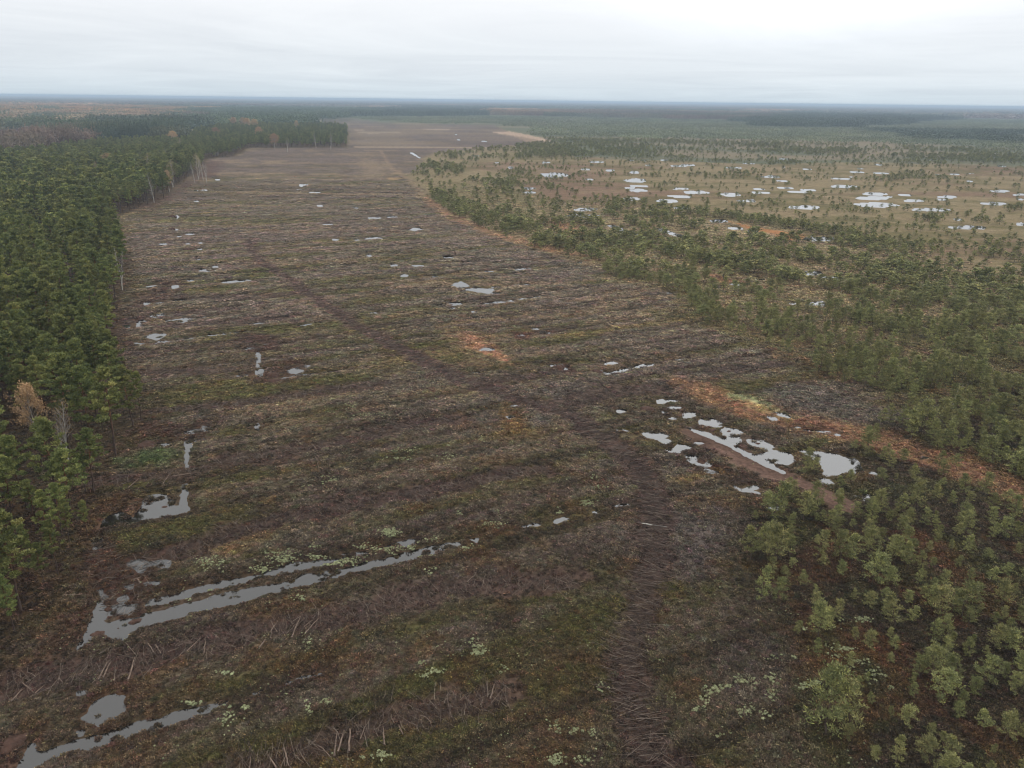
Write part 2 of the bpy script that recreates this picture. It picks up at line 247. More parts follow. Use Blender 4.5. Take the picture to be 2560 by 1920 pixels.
C_ = dict(heather=(0.108, 0.085, 0.063), olive=(0.070, 0.062, 0.022), dark=(0.034, 0.024, 0.014), rust=(0.10, 0.057, 0.026), tan=(0.20, 0.145, 0.085),
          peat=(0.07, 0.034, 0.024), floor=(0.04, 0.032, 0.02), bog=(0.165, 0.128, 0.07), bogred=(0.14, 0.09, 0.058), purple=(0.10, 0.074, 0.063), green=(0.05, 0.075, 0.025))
C_ = {k: np.array(v, np.float32) for k, v in C_.items()}
PAINT = [  # outline / line, width, colour, soft, strength
 ('P', np.vstack([TP('E', [(730,225),(830,250),(920,300),(1000,350),(1060,420),(1110,460),(1000,410),(880,360),(790,320)])]), 0, (0.40,0.20,0.13), 1.2, 0.99),
 ('L', orangeband, [4,6,9,9,9,9,8,8,7,7,6], (0.21,0.118,0.068), 2.2, 0.88),
 ('L', TP('F', [(560,690),(750,760),(950,850)]), 3, (0.13,0.06,0.045), 2.0, 0.5),
 ('L', TP('F', [(380,690),(560,740),(760,800)]), 2.2, (0.13,0.048,0.036), 1.2, 0.6),
 ('P', TP('F', [(260,630),(330,622),(440,648),(520,680),(590,700),(720,760),(760,785),(700,795),(600,750),(470,715),(400,680),(300,655)]), 0, (0.30,0.26,0.13), 1.2, 0.9),
 ('L', TP('F', [(330,635),(440,660),(560,695)]), 1.8, (0.31,0.33,0.18), 0.8, 0.8),
 ('L', TP('F', [(440,690),(560,740),(640,765)]), 2.4, (0.30,0.19,0.09), 1.0, 0.7),
 ('L', TP('F', [(60,870),(250,950),(450,1080),(700,1180),(900,1270),(1060,1350)]), [4,5,5.5,4.5,5,3.5], (0.105,0.064,0.049), 1.0, 1.0),
 ('L', TP('F', [(60,1070),(250,1120),(430,1170)]), 4, (0.05,0.022,0.018), 1.2, 0.9),
 ('L', TP('F', [(0,1190),(250,1130)]), 2.0, (0.17,0.11,0.035), 1.0, 0.7),
 ('L', TP('E', [(1080,760),(1110,850)]), 2.5, (0.20,0.10,0.05), 1.0, 0.8), ('L', TP('E', [(1060,700),(1130,870),(1200,890)]), 3.5, (0.13,0.085,0.035), 2.0, 0.7),
 ('P', TP('E', [(620,200),(760,190),(900,230),(980,290),(1120,450),(950,470),(760,420),(680,300)]), 0, (0.15,0.105,0.055), 3.0, 0.45),
 ('L', TP('E', [(640,190),(900,160),(1200,120)]), 2.0, (0.16,0.11,0.05), 1.5, 0.6),
 ('L', TP('E', [(1350,270),(1700,220),(2212,150)]), 2.6, (0.15,0.11,0.045), 1.5, 0.6),
 ('L', TP('F', [(0,150),(350,90)]), 2.6, (0.15,0.10,0.05), 2.0, 0.6),
 ('L', TP('B', [(530,760),(600,820),(700,880),(960,990),(1100,1030),(1250,1070),(1500,1130)]), [3,4,5,6,7,9,5], (0.22,0.13,0.075), 3.0, 0.8),
 ('L', TP('B', [(240,460),(300,560),(420,640),(520,740)]), 3.0, (0.20,0.14,0.09), 2.0, 0.6),
 ('P', TP('C', [(310,905),(400,928),(560,958),(795,993),(805,1010),(740,1032),(640,1032),(600,992),(430,955)]), 0, (0.26,0.125,0.055), 1.0, 1.0),
 ('L', TP('C', [(190,1260),(300,1290),(520,1330)]), 5.0, (0.20,0.10,0.06), 2.0, 0.8),
 ('P', TP('B', [(1250,880),(1500,930),(1560,1000),(1400,990)]), 0, (0.21,0.11,0.06), 3.0, 0.7),
 ('L', TP('B', [(780,660),(1000,700),(1100,830)]), 5.0, (0.2,0.15,0.08), 3.0, 0.5),
 ('P', TP('B', [(270,630),(360,628),(350,645),(300,645)]), 0, (0.24,0.16,0.08), 1.5, 0.9),
 ('P', TP('J', [(1500,385),(1640,372),(1980,450),(2030,470),(1850,482),(1720,510),(1800,470),(1700,430)]), 0, (0.26,0.18,0.12), 6, 0.55),
 ('P', TP('J', [(300,358),(1120,358),(1120,364),(300,364)]), 0, (0.30,0.23,0.17), 2, 0.7), ('P', TP('J', [(300,510),(1500,512),(1500,520),(300,518)]), 0, (0.28,0.21,0.14), 2, 0.7),
 ('P', TP('J', [(255,440),(380,440),(380,448),(255,448)]), 0, (0.05,0.035,0.03), 2, 0.8), ('P', TP('J', [(255,495),(400,495),(400,502),(255,502)]), 0, (0.05,0.035,0.03), 2, 0.8), ('P', TP('J', [(255,415),(420,415),(420,421),(255,421)]), 0, (0.05,0.035,0.03), 2, 0.7),
 ('P', TP('J', [(300,380),(560,375),(700,380),(690,392),(420,395)]), 0, (0.27,0.21,0.15), 4, 0.6), ('P', TP('J', [(1480,384),(1640,374),(1830,410),(1980,452),(1960,466),(1800,430)]), 0, (0.33,0.24,0.17), 3, 0.8),
 ('P', TP('J', [(255,360),(700,370),(740,480),(900,515),(300,500)]), 0, (0.17,0.13,0.085), 12, 0.35),
 ('P', TP('J', [(380,640),(500,640),(560,690),(380,690)]), 0, (0.18,0.13,0.085), 10, 0.35),
 ('P', TP('B', [(130,500),(300,560),(250,640),(100,640)]), 0, (0.19,0.14,0.09), 10, 0.5),
 ('P', TP('D', [(880,1020),(1000,960),(1180,960),(1190,1030),(1050,1090),(850,1110),(780,1060)]), 0, (0.055,0.085,0.028), 2.5, 0.8),
 ('P', TP('D', [(560,1400),(640,1280),(880,1260),(900,1340),(860,1420),(680,1420),(640,1520),(560,1560)]), 0, (0.085,0.045,0.025), 1.5, 0.8),
 ('P', TP('D', [(900,800),(1150,830),(1350,800),(1340,880),(1180,930),(1000,900),(860,960)]), 0, (0.065,0.032,0.022), 1.5, 0.85),
 ('P', TP('G', [(500,350),(640,180),(830,280),(1080,240),(1100,320),(980,440),(900,620),(860,700),(700,660),(640,560),(560,560)]), 0, (0.075,0.034,0.024), 1.2, 0.85),
 ('P', TP('G', [(330,800),(580,560),(620,600),(560,760),(480,880),(330,960),(280,940)]), 0, (0.07,0.04,0.026), 1.5, 0.8),
 ('P', TP('G', [(-60,1480),(60,1400),(200,1420),(200,1490),(100,1700),(-60,1720)]), 0, (0.07,0.04,0.032), 1.0, 0.9),
 ('P', TP('G', [(480,1330),(560,1190),(700,1130),(830,1180),(840,1260),(700,1380),(560,1400)]), 0, (0.075,0.04,0.022), 1.2, 0.75),
 ('P', TP('D', [(720,60),(900,20),(1000,20),(960,130),(860,220),(780,340),(720,300)]), 0, (0.062,0.038,0.03), 2.5, 0.7),
 ('P', TP('D', [(1510,250),(1700,240),(1830,290),(1800,350),(1600,360),(1540,330)]), 0, (0.06,0.032,0.026), 1.5, 0.85),
 ('P', TP('D', [(1480,490),(1640,490),(1850,400),(1960,410),(1950,500),(1820,560),(1640,570)]), 0, (0.062,0.035,0.025), 1.5, 0.75),
 ('P', TP('E', [(1070,230),(1190,230),(1200,270),(1100,285)]), 0, (0.075,0.022,0.018), 1.0, 0.9), ('P', TP('E', [(1300,430),(1380,410),(1470,440),(1460,480),(1370,480)]), 0, (0.075,0.024,0.018), 1.0, 0.9),
 ('P', TP('A', [(1040,1290),(1200,1280),(1180,1400),(900,1440),(900,1380)]), 0, (0.065,0.036,0.028), 2.5, 0.7),
 ('P', TP('A', [(1330,520),(1450,525),(1400,610),(1200,680),(1130,760),(900,860),(850,830),(1110,740)]), 0, (0.075,0.043,0.036), 6, 0.7),
 ('P', TP('H', [(1050,900),(1300,920),(1700,950),(1700,1200),(1300,1300),(1050,1100)]), 0, (0.085,0.052,0.03), 4, 0.45),
 ('P', TP('I', [(780,980),(1000,920),(1300,820),(1550,800),(1500,900),(1200,980),(1100,1060),(850,1060)]), 0, (0.13,0.062,0.028), 2.0, 0.6),
 ('L', TP('I', [(1480,180),(1700,340),(2212,700)]), 4, (0.095,0.048,0.026), 2, 0.6), ('L', TP('D', [(1300,1610),(1700,1560),(1500,1650)]), 1.5, (0.2,0.13,0.05), 1.5, 0.5),
 ('P', TP('G', [(1350,250),(1460,235),(1490,265),(1380,275)]), 0, (0.24,0.155,0.07), 1.0, 0.8),
 ('P', TP('F', [(520,620),(700,570),(1100,650),(1400,720),(1410,790),(1250,840),(950,790),(700,720)]), 0, (0.088,0.074,0.064), 3, 0.7),
 ('P', TP('E', [(1150,620),(1500,560),(1700,570),(1500,690),(1350,720)]), 0, (0.10,0.08,0.068), 3, 0.7),
 ('P', TP('E', [(1190,770),(1330,760),(1360,830),(1230,850)]), 0, (0.10,0.085,0.075), 1.5, 0.8),
 ('P', TP('E', [(950,1210),(1200,1190),(1350,1240),(1100,1310),(950,1280)]), 0, (0.105,0.078,0.06), 3, 0.7),
 ('P', TP('H', [(2100,50),(2212,0),(2300,0),(2400,500),(2212,600),(2070,420)]), 0, (0.09,0.072,0.06), 3, 0.8),
 ('P', TP('I', [(-100,-20),(380,60),(300,330),(100,420),(-50,250)]), 0, (0.092,0.074,0.064), 3, 0.8),
 ('P', TP('I', [(200,850),(500,830),(700,960),(600,1060),(300,1050)]), 0, (0.055,0.045,0.04), 2, 0.6),
]

def bbox_sel(P, X, Y, m):
    return np.nonzero((X > P[:, 0].min() - m) & (X < P[:, 0].max() + m) & (Y > P[:, 1].min() - m) & (Y < P[:, 1].max() + m))[0]
def water_sd(X, Y):
    d = np.full(X.shape, 99.0, np.float32)
    n1 = (fbm(X, Y, 0.7, 3, 5) - .5) * 1.7; n2 = fbm(X, Y, 5.0, 3, 6) - .5
    r = np.hypot(X, Y)
    wob = n1 * np.clip(0.5 + r * 0.002, .5, 2.0) + n2 * np.clip(r * 0.008, 0, 5)
    wob = wob + .10 - .38 * sst(120, 260, r) + .75 * sst(360, 520, r)
    def go(P, f, small):
        s = bbox_sel(P, X, Y, 4.0 + 0.02 * np.hypot(*P.mean(0)))
        if len(s):
            q = f(P, X[s], Y[s]) + wob[s] * small
            d[s] = np.minimum(d[s], q)
    for c, P in WP:
        ext = min(np.ptp(P[:, 0]), np.ptp(P[:, 1]))
        go(P, sdist, float(np.clip(ext / 6.0, .2, .55)))
    for P, wd in WL: go(P, lambda p, x, y: ldist(p, x, y, wd) + .12, 0.6)
    return d
def lerp(a, b, t): return a + (b - a) * t[:, None]
def evaluate(X, Y, need_water=True):
    r = np.hypot(X, Y)
    u = X * DX + Y * DY; v = -X * DY + Y * DX
    clr = sst(4, -4, sdist(clearing, X, Y) + (fbm(X, Y, 14, 3, 40) - .5) * 10)
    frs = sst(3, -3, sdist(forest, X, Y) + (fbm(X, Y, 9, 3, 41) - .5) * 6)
    opn = sst(12, -12, sdist(openbog, X, Y) + (fbm(X, Y, 50, 3, 42) - .5) * 40)
    n8 = fbm(X, Y, 8, 4, 1); n2 = fbm(X, Y, 2.2, 3, 2); n30 = fbm(X, Y, 34, 4, 3); st = fbm(u * 0.09, v, 3.6, 4, 4); st2 = fbm(u * 0.05, v, 11.0, 3, 9)
    near = sst(170, 70, r)
    fur = np.sin(2 * np.pi * (v + 5.0 * (fbm(u * .12, v * .3, 9, 3, 33) - .5)) / 8.6)
    fur = sst(.55, .95, fur) * sst(.40, .52, fbm(u * .12, v, 15, 3, 34))
    # cleared mire: heather greys broken by olive moss in strips along the old ditches
    a = sst(0.42 + .05 * near, 0.60 + .05 * near, 0.45 * st + 0.25 * n8 + 0.3 * n30 + 0.05)
    c = lerp(C_['olive'], C_['heather'], a)
    c = lerp(c, C_['dark'], sst(0.50, 0.70, n2 * 0.45 + 0.55 * fbm(X, Y, 6, 3, 12)) * (0.35 + 0.25 * near))
    c = lerp(c, C_['purple'], sst(0.5, 0.66, st2) * 0.6)
    c = lerp(c, C_['dark'] * 1.1, fur * (.62 + .25 * sst(110, 260, r)))
    c = lerp(c, C_['tan'] * .8, sst(0.58, 0.72, fbm(u * .2, v, 5, 3, 14)) * 0.45 * sst(60, 140, r))
    c = lerp(c, C_['rust'], sst(0.56, 0.74, fbm(X, Y, 4, 3, 13)) * (0.25 + 0.28 * near))
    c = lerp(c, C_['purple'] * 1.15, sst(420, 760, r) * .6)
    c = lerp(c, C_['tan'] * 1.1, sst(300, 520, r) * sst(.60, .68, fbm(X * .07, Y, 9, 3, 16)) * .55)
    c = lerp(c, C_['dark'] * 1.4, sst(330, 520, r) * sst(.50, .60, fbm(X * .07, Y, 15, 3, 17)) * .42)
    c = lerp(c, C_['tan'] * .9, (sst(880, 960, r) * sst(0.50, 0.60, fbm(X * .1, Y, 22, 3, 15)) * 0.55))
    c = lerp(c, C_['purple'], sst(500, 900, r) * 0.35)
    out_ = lerp(np.tile(C_['bog'], (len(X), 1)), C_['olive'] * 1.1, sst(0.45, 0.65, n30) * 0.5)
    ob = lerp(np.tile(C_['bog'], (len(X), 1)), C_['bogred'], sst(0.45, 0.62, fbm(X * .4, Y, 60, 3, 21)))
    ob = lerp(ob, C_['tan'] * .95, sst(0.5, 0.68, fbm(X * .35, Y, 16, 4, 22)) * 0.6)
    ob = lerp(ob, C_['olive'] * 1.1, sst(0.47, 0.62, fbm(X * .3, Y, 12, 4, 23)) * 0.65)
    out_ = lerp(out_, ob, opn)
    lr = sst(250, 120, r) * (1 - opn)
    lrc = lerp(lerp(np.tile(C_['dark'], (len(X), 1)), C_['olive'] * .8, sst(.42, .6, n8)), C_['rust'] * .85, sst(0.53, 0.70, fbm(X, Y, 5, 4, 24)) * .7)
    out_ = lerp(out_, lrc, lr)
    c = lerp(out_, c, clr)
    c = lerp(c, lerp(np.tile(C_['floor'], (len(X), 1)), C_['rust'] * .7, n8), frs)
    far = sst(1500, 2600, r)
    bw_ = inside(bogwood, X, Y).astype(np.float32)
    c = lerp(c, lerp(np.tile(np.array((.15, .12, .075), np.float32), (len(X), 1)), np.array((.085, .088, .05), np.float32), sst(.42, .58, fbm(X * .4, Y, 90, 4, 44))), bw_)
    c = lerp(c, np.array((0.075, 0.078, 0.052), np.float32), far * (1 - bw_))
    # named patches
    wobble = (fbm(X, Y, 3.0, 3, 50) - .5)
    pt = np.zeros(len(X), np.float32); bare = np.zeros(len(X), np.float32)
    for kind, P, wd, colr, soft, k in PAINT:
        s = bbox_sel(P, X, Y, soft * 2 + 8)
        if not len(s): continue
        d = sdist(P, X[s], Y[s]) if kind == 'P' else ldist(P, X[s], Y[s], wd)
        m = sst(soft, -soft, d + wobble[s] * soft * 2.4) * k * (0.75 + 0.5 * n2[s]).clip(0, 1)
        c[s] = lerp(c[s], np.array(colr, np.float32), m)
        pt[s] = np.maximum(pt[s], m)
        if k == 1.0: bare[s] = np.maximum(bare[s], m)
    slash = np.zeros(len(X), np.float32)
    trk = np.zeros(len(X), np.float32)
    for P, wd in rows + tracks:
        s = bbox_sel(P, X, Y, 8)
        if not len(s): continue
        d = ldist(P, X[s], Y[s], wd)
        m = sst(1.0, -1.0, d + wobble[s] * 4.5)
        slash[s] = np.maximum(slash[s], m)
        if wd == 4.2 and len(P) > 20: trk[s] = np.maximum(trk[s], m)
    c = lerp(c, np.array((0.062, 0.038, 0.031), np.float32), slash * (0.82 - .42 * sst(90, 230, r)))
    c = lerp(c, np.array((0.088, 0.054, 0.045), np.float32), trk * .75 * sst(60, 160, r))
    z = 0.12 - .10 * fur * clr + 0.34 * (n8 - .3).clip(0, 1) + 0.30 * (n2 - .35).clip(0, 1) + 0.35 * clr * (st2 - .35).clip(0, 1)
    z = z + 0.10 * fbm(X, Y, 0.5, 2, 8) * near
    z = z * (1 - .6 * slash)
    wsd = None
    if need_water:
        wsd = water_sd(X, Y)
        e = np.clip(0.28 + r * 0.0012, .28, 1.5)
        k = sst(-e, e * 1.2, wsd)
        bank = sst(3.0, 0.0, wsd) * clr * sst(260, 120, r)
        c = lerp(c, np.array((0.05, 0.03, 0.02), np.float32), bank * .55)
        c = lerp(c, np.array((0.03, 0.022, 0.016), np.float32), 1 - k)
        z = 0.03 + (z - 0.03) * sst(0, 2.0 + .016 * r, wsd)
        z = -0.45 + (z + 0.45) * k
    return c, z, wsd, dict(clr=clr, frs=frs, opn=opn, slash=slash, bare=bare, patch=pt, near=near, n8=n8, n2=n2)

# ------------------------------------------------------------------ mesh helpers
def mesh_from(name, V, quads=None, tris=None, mats=(), qmat=None, tmat=None, attrs=None, smooth=False):
    me = bpy.data.meshes.new(name)
    V = np.asarray(V, np.float32); nq = 0 if quads is None else len(quads); ntr = 0 if tris is None else len(tris)
    me.vertices.add(len(V)); me.vertices.foreach_set('co', V.ravel())
    loops = []
    if nq: loops.append(np.asarray(quads, np.int32).ravel())
    if ntr: loops.append(np.asarray(tris, np.int32).ravel())
    if loops:
        lp = np.concatenate(loops); me.loops.add(len(lp)); me.loops.foreach_set('vertex_index', lp)
        ls = np.concatenate([np.arange(nq) * 4, nq * 4 + np.arange(ntr) * 3]).astype(np.int32)
        me.polygons.add(nq + ntr); me.polygons.foreach_set('loop_start', ls)
        if qmat is not None or tmat is not None:
            mi = np.concatenate([np.zeros(nq, np.int32) if qmat is None else np.broadcast_to(qmat, (nq,)), np.zeros(ntr, np.int32) if tmat is None else np.broadcast_to(tmat, (ntr,))]).astype(np.int32)
            me.polygons.foreach_set('material_index', mi)
        if smooth: me.polygons.foreach_set('use_smooth', np.ones(nq + ntr, bool))
    for m in mats: me.materials.append(m)
    for k, (ty, dat) in (attrs or {}).items():
        at = me.attributes.new(k, ty, 'POINT')
        at.data.foreach_set({'FLOAT': 'value', 'INT': 'value', 'FLOAT_VECTOR': 'vector', 'FLOAT_COLOR': 'color'}[ty], np.asarray(dat).ravel())
    me.update(calc_edges=True)
    return me
def link(o, parent=None):
    COL.objects.link(o)
    if parent is not None: o.parent = parent
    return o
def tag(o, label=None, cat=None, group=None, kind=None):
    if label: o['label'] = label
    if cat: o['category'] = cat
    if group: o['group'] = group
    if kind: o['kind'] = kind
    return o
def z_at(x, y):
    _, z, _, _ = evaluate(np.atleast_1d(np.float64(x)), np.atleast_1d(np.float64(y)))
    return float(z[0])

# ------------------------------------------------------------------ materials
def newmat(name):
    m = bpy.data.materials.new(name); m.use_nodes = True
    n = m.node_tree.nodes; b = n['Principled BSDF']
    b.inputs['Roughness'].default_value = 0.85; b.inputs['Specular IOR Level'].default_value = 0.15
    return m, n, m.node_tree.links, b
def mixc(n, l, fac, a, b, mode='MIX'):
    x = n.new('ShaderNodeMix'); x.data_type = 'RGBA'; x.blend_type = mode
    for i, s in ((0, fac), (6, a), (7, b)):
        if hasattr(s, 'links') or isinstance(s, bpy.types.NodeSocket): l.new(s, x.inputs[i])
        elif i == 0: x.inputs[0].default_value = s
        else: x.inputs[i].default_value = (*s, 1)
    return x.outputs[2]
def noise(n, l, scale, detail=3, coord='Object', rough=.6):
    t = n.new('ShaderNodeTexCoord'); x = n.new('ShaderNodeTexNoise'); x.inputs['Scale'].default_value = scale
    x.inputs['Detail'].default_value = detail; x.inputs['Roughness'].default_value = rough
    l.new(t.outputs[coord], x.inputs['Vector']); return x.outputs['Fac']
def mrange(n, l, s, a, b, c, d):
    x = n.new('ShaderNodeMapRange'); l.new(s, x.inputs[0])
    for i, q in enumerate((a, b, c, d)): x.inputs[i + 1].default_value = q
    return x.outputs[0]
def hsv(n, l, col, h=None, s=None, v=None):
    x = n.new('ShaderNodeHueSaturation'); l.new(col, x.inputs['Color'])
    for k, q in (('Hue', h), ('Saturation', s), ('Value', v)):
        if q is not None: l.new(q, x.inputs[k])
    return x.outputs[0]

m_ground, n, l, b = newmat('mire_ground')
at = n.new('ShaderNodeAttribute'); at.attribute_name = 'Col'
f1 = mrange(n, l, noise(n, l, 1.7, 5, rough=.75), .3, .7, .45, 1.6)
f2 = mrange(n, l, noise(n, l, 0.22, 4), .3, .7, .75, 1.25)
mm = n.new('ShaderNodeMath'); mm.operation = 'MULTIPLY'; l.new(f1, mm.inputs[0]); l.new(f2, mm.inputs[1])
l.new(hsv(n, l, at.outputs['Color'], v=mm.outputs[0]), b.inputs['Base Color'])
bp = n.new('ShaderNodeBump'); bp.inputs['Strength'].default_value = .9; bp.inputs['Distance'].default_value = .15
l.new(noise(n, l, 3.5, 4, rough=.7), bp.inputs['Height']); l.new(bp.outputs[0], b.inputs['Normal'])
b.inputs['Roughness'].default_value = .95; b.inputs['Specular IOR Level'].default_value = .05

m_water, n, l, b = newmat('bog_water')
b.inputs['Base Color'].default_value = (0.012, 0.010, 0.008, 1); b.inputs['Roughness'].default_value = .04
b.inputs['IOR'].default_value = 1.55; b.inputs['Specular IOR Level'].default_value = 0.9
bp = n.new('ShaderNodeBump'); bp.inputs['Strength'].default_value = .06; bp.inputs['Distance'].default_value = .02
l.new(noise(n, l, 4.0, 2), bp.inputs['Height']); l.new(bp.outputs[0], b.inputs['Normal'])

def leafmat(name, cols, sat=(.85, 1.1), val=(.75, 1.25), inst=False, hue=(.485, .515)):
    m, n, l, b = newmat(name)
    lc = n.new('ShaderNodeAttribute'); lc.attribute_name = 'lc'
    cr = n.new('ShaderNodeValToRGB'); e = cr.color_ramp
    while len(e.elements) > 1: e.elements.remove(e.elements[0])
    e.elements[0].position = 0; e.elements[0].color = (*cols[0], 1)
    for i, c in enumerate(cols[1:]): q = e.elements.new((i + 1) / (len(cols) - 1)); q.color = (*c, 1)
    l.new(lc.outputs['Fac'], cr.inputs[0])
    oi = n.new('ShaderNodeObjectInfo')
    c = cr.outputs[0]
    if inst:
        ti = n.new('ShaderNodeAttribute'); ti.attribute_name = 'tint'; ti.attribute_type = 'INSTANCER'
        c = mixc(n, l, 1.0, c, ti.outputs['Color'], 'MULTIPLY')
    v = mrange(n, l, oi.outputs['Random'], 0, 1, *val)
    wn = n.new('ShaderNodeTexWhiteNoise'); wn.noise_dimensions = '1D'; l.new(oi.outputs['Random'], wn.inputs['W'])
    h = mrange(n, l, wn.outputs['Value'], 0, 1, *hue)
    l.new(hsv(n, l, c, h=h, v=v), b.inputs['Base Color'])
    b.inputs['Roughness'].default_value = .7; b.inputs['Specular IOR Level'].default_value = .2
    return m
m_pine = leafmat('pine_needles', [(0.080, 0.096, 0.034), (0.17, 0.19, 0.060), (0.31, 0.295, 0.09)])
m_bpine = leafmat('bog_pine_needles', [(0.090, 0.094, 0.042), (0.195, 0.200, 0.078), (0.36, 0.335, 0.115)])
m_birchleaf = leafmat('birch_leaves', [(0.28, 0.18, 0.08), (0.38, 0.26, 0.13), (0.48, 0.35, 0.19)])
m_patch = leafmat('woodland_canopy', [(.7, .7, .7), (1, 1, 1), (1.3, 1.3, 1.3)], inst=True, val=(.85, 1.15))
m_tuft = leafmat('heather_tufts', [(.32, .29, .27), (.85, .84, .82), (2.5, 2.4, 2.2)], inst=True, val=(.6, 1.45))
m_lichen = leafmat('lichen', [(0.17, 0.18, 0.09), (0.28, 0.30, 0.16), (0.42, 0.43, 0.27)])
m_stick = leafmat('dead_wood', [(0.042, 0.026, 0.022), (0.085, 0.055, 0.046), (0.15, 0.105, 0.088), (0.26, 0.2, 0.16)])
def barkmat(name, lo, hi, z0, z1, sc=2.0):
    m, n, l, b = newmat(name)
    t = n.new('ShaderNodeTexCoord'); s = n.new('ShaderNodeSeparateXYZ'); l.new(t.outputs['Object'], s.inputs[0])
    f = mrange(n, l, s.outputs['Z'], z0, z1, 0, 1)
    c = mixc(n, l, f, lo, hi)
    c = mixc(n, l, mrange(n, l, noise(n, l, sc, 4), .45, .6, 0, .6), c, tuple(x * .35 for x in lo))
    l.new(c, b.inputs['Base Color']); return m
m_bark = barkmat('pine_bark', (0.075, 0.052, 0.042), (0.19, 0.095, 0.05), 3, 8)
m_bbark = barkmat('bog_pine_bark', (0.10, 0.08, 0.065), (0.13, 0.09, 0.065), 0, 3)
m_birch = barkmat('birch_bark', (0.42, 0.40, 0.36), (0.38, 0.34, 0.30), 0, 10, 1.2)
m_log = barkmat('log_wood', (0.18, 0.13, 0.10), (0.18, 0.13, 0.10), 0, 1, 3)
m_peat, n, l, b = newmat('peat')
l.new(mixc(n, l, mrange(n, l, noise(n, l, 1.6, 5), .35, .65, 0, 1), (0.085, 0.048, 0.036), (0.045, 0.026, 0.019)), b.inputs['Base Color'])
bp = n.new('ShaderNodeBump'); bp.inputs['Strength'].default_value = 1; bp.inputs['Distance'].default_value = .12
l.new(noise(n, l, 5, 4, rough=.7), bp.inputs['Height']); l.new(bp.outputs[0], b.inputs['Normal'])

# ------------------------------------------------------------------ ground sheet (round, finer where it is near)
azs = np.concatenate([np.linspace(-180, -58, 40, endpoint=False), np.arange(-58, 58, 0.088), np.linspace(58, 180, 40, endpoint=False)])
deps = np.concatenate([np.linspace(85, 52, 12, endpoint=False), np.arange(52, 0.6, -0.075), np.geomspace(0.6, 0.085, 45)])
az = R_(1) * azs; rr = CAM_H / np.tan(R_(1) * deps)
RR, AA = np.meshgrid(rr, az, indexing='ij')
GX = (RR * np.sin(AA)).ravel(); GY = (RR * np.cos(AA)).ravel()
gc = np.zeros((len(GX), 3), np.float32); gz = np.zeros(len(GX), np.float32)
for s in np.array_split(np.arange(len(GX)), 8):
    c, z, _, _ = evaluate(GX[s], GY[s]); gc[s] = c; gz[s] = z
nr, na = len(rr), len(az)
I_, J_ = np.meshgrid(np.arange(nr - 1), np.arange(na), indexing='ij'); J2 = (J_ + 1) % na
Q = np.stack([I_ * na + J_, (I_ + 1) * na + J_, (I_ + 1) * na + J2, I_ * na + J2], -1).reshape(-1, 4)
V = np.column_stack([GX, GY, gz]); V = np.vstack([V, [0, 0, .2]]); gc = np.vstack([gc, gc[:1]])
tr = np.column_stack([np.arange(na), (np.arange(na) + 1) % na, np.full(na, len(V) - 1)])
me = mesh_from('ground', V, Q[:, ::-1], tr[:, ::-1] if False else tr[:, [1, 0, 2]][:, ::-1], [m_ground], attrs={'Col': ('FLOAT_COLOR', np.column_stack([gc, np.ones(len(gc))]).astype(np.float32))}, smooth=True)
tag(link(bpy.data.objects.new('ground', me)), 'brown and olive peat bog ground of heather and moss', kind='structure')

# ------------------------------------------------------------------ water: one surface per pool, ditch or flooded patch, at the water table
def water_obj(P, i):
    c = P.mean(0); rel = P - c
    sx_ = np.linalg.norm(rel, axis=1).max(); g = 1.2 + 0.004 * np.hypot(*c)
    # convex hull grown outwards: it lies below the ground except where the ground dips under the water table
    pts = sorted(map(tuple, P)); h = []
    for seq in (pts, pts[::-1]):
        st_ = []
        for p in seq:
            while len(st_) > 1 and (st_[-1][0]-st_[-2][0])*(p[1]-st_[-2][1]) - (st_[-1][1]-st_[-2][1])*(p[0]-st_[-2][0]) <= 0: st_.pop()
            st_.append(p)
        h += st_[:-1]
    H = np.array(h); cc = H.mean(0); dd = H - cc; H = H + dd / np.maximum(np.linalg.norm(dd, axis=1), .01)[:, None] * g
    z = -0.025 - 0.0012 * (i % 40)
    me = bpy.data.meshes.new('water'); me.from_pydata([(x, y, z) for x, y in H], [], [tuple(range(len(H)))]); me.materials.append(m_water)
    if me.polygons[0].normal.z < 0: me.flip_normals()
    tag(link(bpy.data.objects.new('water', me)), kind='structure')
k = 0
for c, P in WP: water_obj(P, k); k += 1
for P, wd in WL:
    nrm = np.array([-(P[-1]-P[0])[1], (P[-1]-P[0])[0]]); nrm /= np.linalg.norm(nrm)
    water_obj(np.vstack([P + nrm * wd, P - nrm * wd]), k); k += 1

# ------------------------------------------------------------------ leaf and branch builders
def tube(pts, rad, sides=5):
    pts = np.asarray(pts, float); n = len(pts); rad = np.broadcast_to(rad, (n,))
    d = np.gradient(pts, axis=0); d /= np.linalg.norm(d, axis=1)[:, None] + 1e-9
    up = np.where(np.abs(d[:, 2:3]) > .9, [[1., 0, 0]], [[0, 0, 1.]])
    a = np.cross(d, up); a /= np.linalg.norm(a, axis=1)[:, None] + 1e-9; b_ = np.cross(d, a)
    th = np.arange(sides) / sides * 2 * np.pi
    V = (pts[:, None] + rad[:, None, None] * (a[:, None] * np.cos(th)[None, :, None] + b_[:, None] * np.sin(th)[None, :, None])).reshape(-1, 3)
    i, j = np.meshgrid(np.arange(n - 1), np.arange(sides), indexing='ij'); j2 = (j + 1) % sides
    Q = np.stack([i * sides + j, i * sides + j2, (i + 1) * sides + j2, (i + 1) * sides + j], -1).reshape(-1, 4)
    return V, Q
class Acc:
    def __init__(s): s.V = []; s.Q = []; s.A = []; s.n = 0
    def add(s, V, Q, a=0.5):
        s.V.append(V); s.Q.append(Q + s.n); s.A.append(np.broadcast_to(a, (len(V),))); s.n += len(V)
    def get(s): return np.vstack(s.V), np.vstack(s.Q), np.concatenate(s.A).astype(np.float32)
